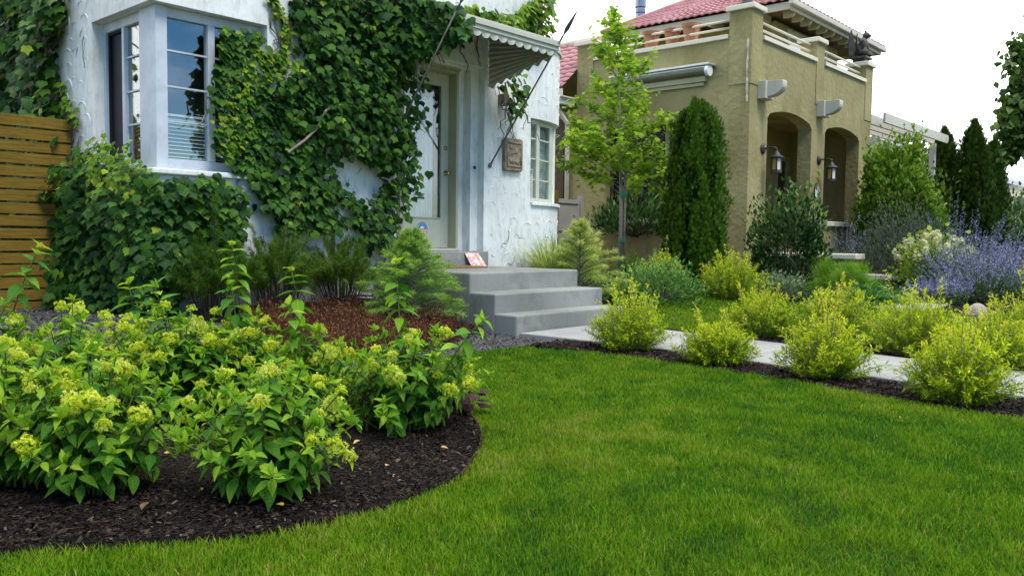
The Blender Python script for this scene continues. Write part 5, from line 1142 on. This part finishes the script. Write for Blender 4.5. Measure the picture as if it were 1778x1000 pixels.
cl = mound('climbing_shrub', base_d(1552, 19.2), 'tall light green climber at the far end of the tan porch', 'climber', 1.02, .85, 2.85, 16000, CLEAF, .12, MAT['climber'], 95, cs=.105, blocky=True)
mound('evergreen_hedge', base_d(1770, 27), 'dark rounded evergreen mass below the far garden arbor', 'hedge', 1.6, 1.2, 2.0, 3500, leaf_ovate(.5,.1,.2,3), .16, MAT['shrub_dark'], 60)
mound('evergreen_hedge', base_d(1600, 24), 'dark evergreen filling the gap below the pergola beams', 'hedge', 1.6, .8, 2.2, 3500, leaf_ovate(.5,.1,.2,3), .16, MAT['arborvitae'], 60)
mound('potted_fern', (14.55,9.6,1.0), 'dark bushy plant in front of the side window of the tan house', 'plant', .5, .8, .75, 1500, SMALLN, .16, MAT['shrub_dark'], 40, up=1)
mound('evergreen_hedge', (2.2,10.9,.1), 'dark greenery showing through the slats of the cedar gate', 'hedge', 1.5, .8, 1.9, 3500, leaf_ovate(.5,.1,.2,3), .14, MAT['shrub_dark'], 60, z0=0)
# oakleaf hydrangea with cream cones
b = base_d(1622, 14.2); oh = mound('cream_hydrangea', b, 'yellow green hydrangea with cream cone flowers amid the purple sage', 'shrub', .58, .5, .92, 1500, ROUND, .075, M2('lime_round_leaf', [(.12,.22,.02),(.22,.33,.03),(.36,.44,.05)]), 50, parts=200)
for k in range(44):
    a = rng.uniform(0, 6.28); q = math.sqrt(rng.uniform()); p = b+np.array([.66*q*math.cos(a), .58*q*math.sin(a), .95*math.sqrt(1-.7*q*q)+.03]); n = 34
    d = unit(np.array([math.cos(a)*.5, math.sin(a)*.5, .7])+rdir(1)[0]*.3); u = rng.uniform(0, 1, n); an = rng.uniform(0, 6.28, n); x = unit(np.cross(d, (.2,.9,.1))); y = np.cross(d, x)
    rr_ = .075*(1-u*.75); Pp = p+d*(u*.20)[:, None]+(x*np.cos(an)[:, None]+y*np.sin(an)[:, None])*rr_[:, None]
    V, T = scatter(FLORET[0], FLORET[1], Pp, frames(rdir(n), unit(Pp-p-d*.07)), rng.uniform(.022, .036, n)); o = stuff('flower_head', V, T, MAT['cream_flower'], oh, rng.uniform(0, 1, n).repeat(len(FLORET[0])))
# Russian sage: fans of thin stems, violet along their upper half
def sage(b, label, rad, h, nst, dense=1.0):
    b = np.asarray(b, float); t = thing('russian_sage', b, label, 'plant', 'purple sages by the tan porch'); P, D, V2, G, GD = [], [], [], [], []; cs = []
    for i in range(nst):
        a = rng.uniform(0, 6.28); q = math.sqrt(rng.uniform()); hz = h*rng.uniform(.6, 1.08)*(1-.35*q*q); e = b+np.array([rad*q*1.2*math.cos(a), rad*q*1.2*math.sin(a), hz]); o = b+np.array([rad*.5*q*math.cos(a), rad*.5*q*math.sin(a), 0])
        mid = (o+e)/2+np.array([0, 0, .06*h]); cs.append([o, mid, e]); m = int(34*dense); u = rng.uniform(.45, 1, m)[:, None]; p = (1-u)**2*o+2*u*(1-u)*mid+u*u*e
        P.append(p+rdir(m)*.016*(1.3-u)); D.append(rdir(m)+np.array([0, 0, .5])); m = int(16*dense); u = rng.uniform(.05, .6, m)[:, None]; G.append((1-u)**2*o+2*u*(1-u)*mid+u*u*e+rdir(m)*.03); GD.append(rdir(m)+np.array([0, 0, .7]))
    P, D, G, GD = map(np.concatenate, (P, D, G, GD))
    foliage(t, SMALL, MAT['sage_flower'], P, D, rdir(len(P)), .030*rng.uniform(.6, 1.3, len(P)), 0, stuff_name='flower_spikes'); foliage(t, SMALLN, MAT['sage_leaf'], G, GD, rdir(len(G)), .06*rng.uniform(.6, 1.3, len(G)), 0); stems(t, cs, MAT['sage_leaf'], .004, .002, 'stems', 3)
sage(base_d(1660, 15.6), 'tall pale purple sage behind the cream hydrangea', 1.0, 1.75, 170)
sage(base_d(1704, 13.2), 'broad violet sage mass at the right of the far bed', .82, 1.12, 260)
sage(base_d(1762, 14.4), 'deep violet lavender mound at the right photo edge', .85, .98, 220)
sage(base_d(1655, 12.6), 'small silvery blue sage at the near edge of the far bed', .30, .52, 70)
sage(base_d(1607, 12.9), 'smallest violet sage tuft beside the porch flank wall', .28, .42, 50)
sage(base_d(1470, 17.5), 'thin purple sage wisps below the porch sill', .5, 1.45, 45, .7)
st = MB(); c = ground_at(1695, 556); st.ball((c[0],c[1],c[2]+.08), (.14,.12,.13), 14, 9); st.v = [tuple(np.array(v)+(vnoise(np.array(v)[None], 7, 2)[0]-.5)*.05) for v in st.v]
tag(st.build('field_stone', MAT['rock'], smooth=True), 'rounded grey field stone at the edge of the far lawn', 'stone')
# ornamental grass by the bay
b = np.array([8.5, 6.85, .15]); og = thing('ornamental_grass', b, 'arching pale green ornamental grass at the foot of the white bay', 'grass plant'); V, T, vr = [], [], []
for i in range(850):
    a = rng.uniform(0, 6.28); ln = rng.uniform(.45, .95); q = rng.uniform(.2, .62); o = b+np.array([.07*math.cos(a), .07*math.sin(a), 0])*rng.uniform(0, 1.5); w0 = rng.uniform(.006, .010); pr = np.array([-math.sin(a), math.cos(a), 0]); k0 = len(V)
    for k in range(7):
        u = k/6; p = o+np.array([math.cos(a), math.sin(a), 0])*ln*q*u**1.5*1.1+np.array([0, 0, ln*(u*1.1-.55*q*2*u*u*.75)]); ww = w0*(1-u**2)+.0006; V += [p-pr*ww, p+pr*ww]; vr += [np.clip(.2+.6*u+(i % 7)*.03, 0, .99)]*2
    for k in range(6): T += [(k0+2*k, k0+2*k+1, k0+2*k+3), (k0+2*k, k0+2*k+3, k0+2*k+2)]
stuff('blades', np.array(V), np.array(T), MAT['ornamental'], og, np.array(vr))
# low bronze ground cover in the red mulch
q = rng.uniform([3.4,4.9], [5.9,7.1], (5200, 2)); q = q[in_poly(q, [(3.7,5.1),(4.3,4.95),(5.0,5.2),(5.5,5.5),(5.5,6.4),(5.0,6.9),(3.9,6.7),(3.65,5.9)])]; n = len(q)
zb_ = hgt(q[:, 0], q[:, 1])+.03; hs_ = rng.uniform(.05, .20, n)*(.5+vnoise(np.c_[q, np.zeros(n)], 2.5, 9)); P = np.c_[q, zb_]
V, T = scatter(np.array([(-.012,0,0),(.012,0,0),(.008,1,0),(-.008,1,0)], float), np.array([(0,1,2),(0,2,3)]), P, frames(np.array([0,0,1.])+rdir(n)*.25, rdir(n)), np.stack([np.full(n,.22), hs_, np.ones(n)], 1))
top = P+np.c_[np.zeros((n, 2)), hs_*.9]; m = 3; P2 = np.repeat(top, m, 0)+rng.normal(size=(n*m, 3))*np.array([.015,.015,.03]); D2 = rdir(n*m)+np.array([0,0,.4])
V2, T2 = scatter(SMALL[0], SMALL[1], P2, frames(D2, rdir(n*m)*.5+np.array([0,0,1])), rng.uniform(.014,.028, n*m))
gc = stuff('bronze_ground_cover', np.r_[V, V2], np.r_[T, T2+len(V)], MAT['sedum'], None, np.r_[np.full(len(V), .1), np.repeat(rng.uniform(0, 1, n*m), len(SMALL[0]))]); tag(gc, 'low reddish bronze ground cover filling the bed below the white wall', 'ground cover')

# ---- staked maple sapling
b = np.array([12.45, 8.5, .17]); mp_ = thing('maple_sapling', b, 'slender light green maple sapling tied to a stake', 'tree'); H = 4.85; cs = []
m = MB(); tp = [b, b+np.array([.01,0,1.2]), b+np.array([-.02,.02,2.6]), b+np.array([-.02,.10,3.9]), b+np.array([-.02,.22,H])]; m.tube(tp, [.036,.031,.024,.013,.004], 10); m.build('trunk', MAT['pale_bark'], mp_, smooth=True)
m = MB(); so = np.array([.05,-.05,0]); m.tube([b+so, b+so+np.array([0,0,2.1])], .022, 8); m.build('stake', MAT['twig'], mp_, smooth=True)
for z in (.75, 1.55, 2.0): mm = MB(); mm.tube([b+so*.5+np.array([0,0,z-.035]), b+so*.5+np.array([0,0,z+.035])], .055, 10); mm.build('tie', MAT['green_plastic'], mp_)
P, D, Nn = [], [], []
def trunk_at(z): zz_ = np.array([p[2]-b[2] for p in tp]); return np.array([np.interp(z, zz_, [p[k] for p in tp]) for k in range(3)])
for i in range(46):
    u = (i+.5)/46; z = 1.45+3.1*u**1.05; o = trunk_at(z); a = i*2.39996+.4; prof = np.interp(u, [0, .12, .3, .55, .75, .9, 1], [1.25, 1.30, 1.0, .85, .52, .24, .06]); ln = prof*rng.uniform(.62, 1.05); up_ = rng.uniform(.25, .8)+.5*u
    d = unit(np.array([math.cos(a), math.sin(a), up_])); e = o+d*ln; c = [o, o+d*ln*.5+np.array([0,0,-.02]), e+np.array([0,0,.10*ln])]; cs.append(c)
    nt_ = max(2, int(6*ln))
    subs = [(c[0], c[2])]
    for k in range(nt_):
        s = rng.uniform(.35, .95); q0 = o+d*ln*s; q1 = q0+unit(d+rdir(1)[0]*.9)*rng.uniform(.12, .34); subs.append((q0, q1)); cs.append([q0, (q0+q1)/2, q1])
    for q0, q1 in subs:
        n_ = int(5+30*np.linalg.norm(q1-q0)); s = rng.uniform(.25, 1.05, n_)[:, None]; p = q0+(q1-q0)*s+rng.normal(size=(n_, 3))*.055; P.append(p); D.append(rdir(n_)*.8+unit(q1-q0)*.6+np.array([0,0,-.45])); Nn.append(np.array([0,0,1.])+rdir(n_)*.55)
for z_, ln, up_, sw in ((1.75, 1.30, .38, 0), (1.95, 1.10, .55, .35), (2.3, 1.05, .7, -.3), (1.85, 1.0, .45, 3.3)):
    o = trunk_at(z_); a = math.atan2(.747, -.664)+sw; d = unit(np.array([math.cos(a), math.sin(a), up_])); e = o+d*ln; cs.append([o, o+d*ln*.5+np.array([0,0,-.04]), e])
    for s in np.linspace(.35, 1.0, 9):
        q0 = o+d*ln*s; q1 = q0+unit(d+rdir(1)[0]*.9)*rng.uniform(.10, .26); cs.append([q0, (q0+q1)/2, q1]); n_ = 16
        p = q0+(q1-q0)*rng.uniform(.1, 1.1, n_)[:, None]+rng.normal(size=(n_, 3))*.06; P.append(p); D.append(rdir(n_)*.8+unit(q1-q0)*.6+np.array([0,0,-.45])); Nn.append(np.array([0,0,1.])+rdir(n_)*.55)
zz = rng.uniform(3.9, H+.05, 120); p = np.array([trunk_at(z) for z in zz])+rng.normal(size=(120,3))*.09*(1.25-(zz[:, None]-3.9)); P.append(p); D.append(rdir(120)+np.array([0,0,-.3])); Nn.append(np.array([0,0,1.])+rdir(120)*.6)
P, D, Nn = map(np.concatenate, (P, D, Nn))
foliage(mp_, MAPLE, MAT['maple'], P, D, Nn, .098*rng.uniform(.6, 1.15, len(P)), 300, -project(P)[2]+rng.uniform(0, .4, len(P))); stems(mp_, cs, MAT['bark'], .010, .003, 'branch', 5)

# ---- branches of a street-side tree at the upper right; its trunk stands outside the photo
p0 = at_d(1905, 420, 15.0); b = np.array([p0[0], p0[1], 0.]); bt = thing('broadleaf_tree', b, 'broadleaf tree whose drooping branches enter at the upper right', 'tree')
m = MB(); m.tube([b, b+np.array([0,0,1.6]), b+np.array([.1,.1,3.2]), b+np.array([.05,.2,4.6])], [.19,.15,.12,.07], 12); m.build('trunk', MAT['bark'], bt, smooth=True)
P, D, Nn, cs = [], [], [], []
def tuft(c, r_, n_):
    n_ = int(n_*2.6); p = np.array(c)+rng.normal(size=(n_, 3))*r_*.75; P.append(p); D.append(rdir(n_)*.7+np.array([0,0,-.75])); Nn.append(np.array([0,0,1.])+rdir(n_)*.6)
base_t = b+np.array([.05,.15,3.4])
for px, py, r_, n_ in ((1768,80,.10,22),(1775,95,.10,22),(1752,108,.04,5),(1760,160,.10,24),(1772,150,.12,28),(1778,200,.20,90),(1765,190,.15,70),(1752,205,.11,44),(1768,225,.16,80),(1776,242,.13,54),(1748,226,.08,26),(1757,250,.08,28),(1747,268,.06,20),(1758,266,.07,22),(1790,130,.25,110),(1800,190,.28,150),(1800,80,.22,90)):
    c = at_d(px, py, 13.6); tuft(c, r_, n_); md = (base_t+c)/2+np.array([0,0,.35]); cs.append([base_t, md, c])
for k in range(26):
    a = rng.uniform(0, 6.28); c = b+np.array([1.5*math.cos(a)*rng.uniform(.3,1), 1.5*math.sin(a)*rng.uniform(.3,1), rng.uniform(3.2, 5.8)])
    if project(c[None])[0][0] < 1835: continue
    tuft(c, .3, 70); cs.append([base_t, (base_t+c)/2, c])
P, D, Nn = map(np.concatenate, (P, D, Nn)); BL = leaf_ovate(.72, .12, .25, 4)
foliage(bt, [BL, IVY2], MAT['bigtree'], P, D, Nn, .13*rng.uniform(.6, 1.15, len(P)), 300, -project(P)[0]); stems(bt, cs, MAT['bark'], .03, .006, 'branch', 5)

# ================================================================== LAWN GRASS, MULCH, GRAVEL
def blades(name, poly, dens, hgt_, wid, label, zoff, falloff=True, over=.03):
    poly = np.array(poly, float); lo, hi = poly.min(0), poly.max(0); N_ = int((hi-lo).prod()*dens); q = rng.uniform(lo, hi, (N_, 2)); q = q[in_poly(q, poly)]
    px, py, w_ = project(np.c_[q, np.zeros(len(q))]); r_ = np.linalg.norm(q, axis=1)
    vis = (w_ > .6) & (px > -900) & (px < 2700) & (py < 1500)
    keep = rng.uniform(size=len(q)) < np.where(vis, np.minimum(1, (2.6/np.maximum(r_, .5))**1.25) if falloff else 1, .10); q = q[keep]; r_ = r_[keep]; n = len(q)
    q = q+rng.normal(0, over*.3, q.shape); sc = np.maximum(1, (r_/2.6)**.62) if falloff else np.ones(n)
    pn = vnoise(np.c_[q, np.zeros(n)], 1.1, 5); pf = vnoise(np.c_[q, np.zeros(n)], 7, 6)
    h = hgt_*rng.uniform(.5, 1.15, n)*(.75+.5*pf); wv = wid*rng.uniform(.7, 1.3, n)*sc; a = rng.uniform(0, 6.283, n); lean = rng.uniform(.15, 1.0, n)*h*.8
    la = a+rng.uniform(-.9, .9, n)+1.57; z0 = hgt(q[:, 0], q[:, 1])+zoff; pr = np.stack([np.cos(a), np.sin(a), np.zeros(n)], 1); ld = np.stack([np.cos(la), np.sin(la), np.zeros(n)], 1)
    B = np.c_[q, z0]; mid = B+ld*(lean*.32)[:, None]+np.array([0,0,1.])*(h*.58)[:, None]; tip = B+ld*lean[:, None]+np.array([0,0,1.])*(h*.97)[:, None]
    V = np.stack([B-pr*wv[:, None]*.5, B+pr*wv[:, None]*.5, mid+pr*wv[:, None]*.42, mid-pr*wv[:, None]*.42, tip], 1).reshape(-1, 3)
    k = (np.arange(n)*5)[:, None]; T = np.concatenate([k+np.array([0,1,2]), k+np.array([0,2,3]), k+np.array([3,2,4])])
    var = np.clip(0.43+.38*(pn-.5)+.45*(pf-.5)+rng.normal(0, .19, n)+(rng.uniform(size=n) < .05)*.40, .01, .99)
    o = stuff(name, V, T, MAT['grass'], None, np.repeat(var, 5)); tag(o, label, 'grass'); print(name, n, 'blades')
blades('lawn_grass', LAWNP, 30000, .033, .0032, 'bright green mown lawn filling the foreground', .0)
blades('far_lawn_grass', LAWN2P, 2600, .045, .011, 'small mown lawn between the walk and the tan house', .0, False)
CHIP = (np.array([(-.5,-.5,0),(.5,-.42,.05),(.42,.5,.1),(-.45,.46,.03),(-.3,-.3,.28),(.35,-.25,.3),(.3,.32,.3),(-.28,.3,.26)], float), np.array([(4,5,6),(4,6,7),(0,1,5),(0,5,4),(1,2,6),(1,6,5),(2,3,7),(2,7,6),(3,0,4),(3,4,7)]))
def chips(name, poly, n, mat, label, lo_, hi_, zoff, asp=(.25,.6), lens=None, cam=True):
    poly = np.array(poly, float); a, b_ = poly.min(0), poly.max(0); q = rng.uniform(a, b_, (n*3, 2)); q = q[in_poly(q, poly)]
    px, py, w_ = project(np.c_[q, np.zeros(len(q))]); q = q[(w_ > .6) & (px > -700) & (px < 2500) & (py < 1300)][:n]; k = len(q)
    r_ = np.linalg.norm(q, axis=1); L_ = rng.uniform(lo_, hi_, k)*np.maximum(1, (r_/4))**.5; S = np.stack([L_*rng.uniform(*asp, k), L_, L_*rng.uniform(.2,.4, k)], 1)
    P = np.c_[q, hgt(q[:, 0], q[:, 1])+zoff+rng.uniform(0, .014, k)]; d = rdir(k); d[:, 2] *= .35
    V, T = scatter(CHIP[0], CHIP[1], P, frames(d, np.array([0,0,1.])+rdir(k)*.35), S); o = stuff(name, V, T, mat, None, np.repeat(np.clip(rng.beta(1.6, 3.2, k)+(rng.uniform(size=k) < .006)*.3, 0, .99), 8)); tag(o, label, 'mulch' if 'mulch' in name else 'gravel')
chips('mulch_chips', HBEDP, 62000, MAT['chip'], 'dark bark mulch chips on the curved hydrangea bed', .005, .024, .022, (.18,.7))
chips('mulch_chips', S1P, 13000, MAT['chip'], 'dark mulch chips in the strip between lawn and walk', .012, .036, .004)
chips('mulch_chips', S2P, 11000, MAT['chip'], 'dark mulch chips in the strip across the walk', .014, .040, .004)
chips('red_mulch_chips', RBEDP, 7000, MAT['redchip'], 'red brown mulch chips in the bed below the white wall', .014, .045, .035)
chips('gravel_pebbles', [(3.25,3.5),(3.5,4.1),(4.0,4.5),(4.76,4.65),(5.19,4.54),(5.9,4.62),(5.9,5.6),(4.86,5.16),(4.1,4.95),(3.5,5.3),(3.6,6.3),(3.6,8.9),(-2,8.9),(-4,5.5),(1.6,4.9),(2.6,4.6)], 40000, MAT['pebble'], 'grey gravel scattered over the side path', .008, .018, -.010, (.6,1))
# thin rusty edging round the tip of the bed
eg = [BED_EDGE[k] for k in range(8, 12)]+[(3.22,3.5),(3.45,4.0)]; m = MB()
for _ in range(3): eg = [eg[0]]+[tuple(np.array(p_)*w_+np.array(q_)*(1-w_)) for p_, q_ in zip(eg[:-1], eg[1:]) for w_ in (.75, .25)]+[eg[-1]]
for a, c in zip(eg[:-1], eg[1:]): m.beam((*a, .006),(*c, .006), .005, .052)
tag(m.build('bed_edging', MAT['edging']), 'thin rusty metal edging between mulch bed and lawn', 'edging')
# fallen leaves
def fallen(px, py, s, mat, lab, tm=HYD, group='fallen leaves on the mulch'):
    p = ground_at(px, py); s *= .8; m = npmesh(tm[0]*s, tm[1], mat, smooth=True, name='leaf'); o = link('fallen_leaf', m); f = frames(np.array([rng.normal(), rng.normal(), .1])[None], np.array([.3*rng.normal(), .3*rng.normal(), 1.])[None])[0]
    mt = Matrix.Identity(4)
    for a in range(3):
        for c in range(3): mt[a][c] = f[a][c]
        mt[a][3] = p[a]
    mt[2][3] += .052; o.matrix_world = mt; tag(o, lab, 'leaf', group)
for px, py, s, mt_, lab, tm in ((492,905,.055,'yellow_leaf','yellow fallen leaf on the near mulch below the rounded hydrangea',HYD),(670,832,.045,'yellow_leaf','pale yellow fallen leaf in the middle of the mulch crescent',HYD),(735,762,.065,'yellow_leaf','orange yellow lobed leaf near the tip of the mulch bed',MAPLE),(742,778,.045,'dry_leaf','curled tan leaf beside the orange yellow one',HYD),(765,797,.04,'yellow_leaf','small yellow leaf closest to the lawn edge on the mulch',HYD),(625,785,.055,'yellow_leaf','yellow leaf under the hydrangea at the bed tip',HYD),(260,898,.08,'dry_leaf','long tan dry leaf on the mulch in front of the left hydrangeas',HYD),(350,872,.03,'yellow_leaf','small cream leaf in the bare mulch gap',HYD),(290,805,.04,'yellow_leaf','lime yellow leaf at the back of the mulch gap',ROUND)):
    fallen(px, py, s, MAT[mt_], lab, tm)
for px, py, lab in ((1562,741,'curled tan leaf lying on the lawn at the right'),(1068,718,'brown dry leaf lying mid lawn'),(1380,868,'small dark dry leaf low on the near lawn')): fallen(px, py, 0.034, MAT['dry_leaf'], lab, HYD, 'dry leaves on the lawn')
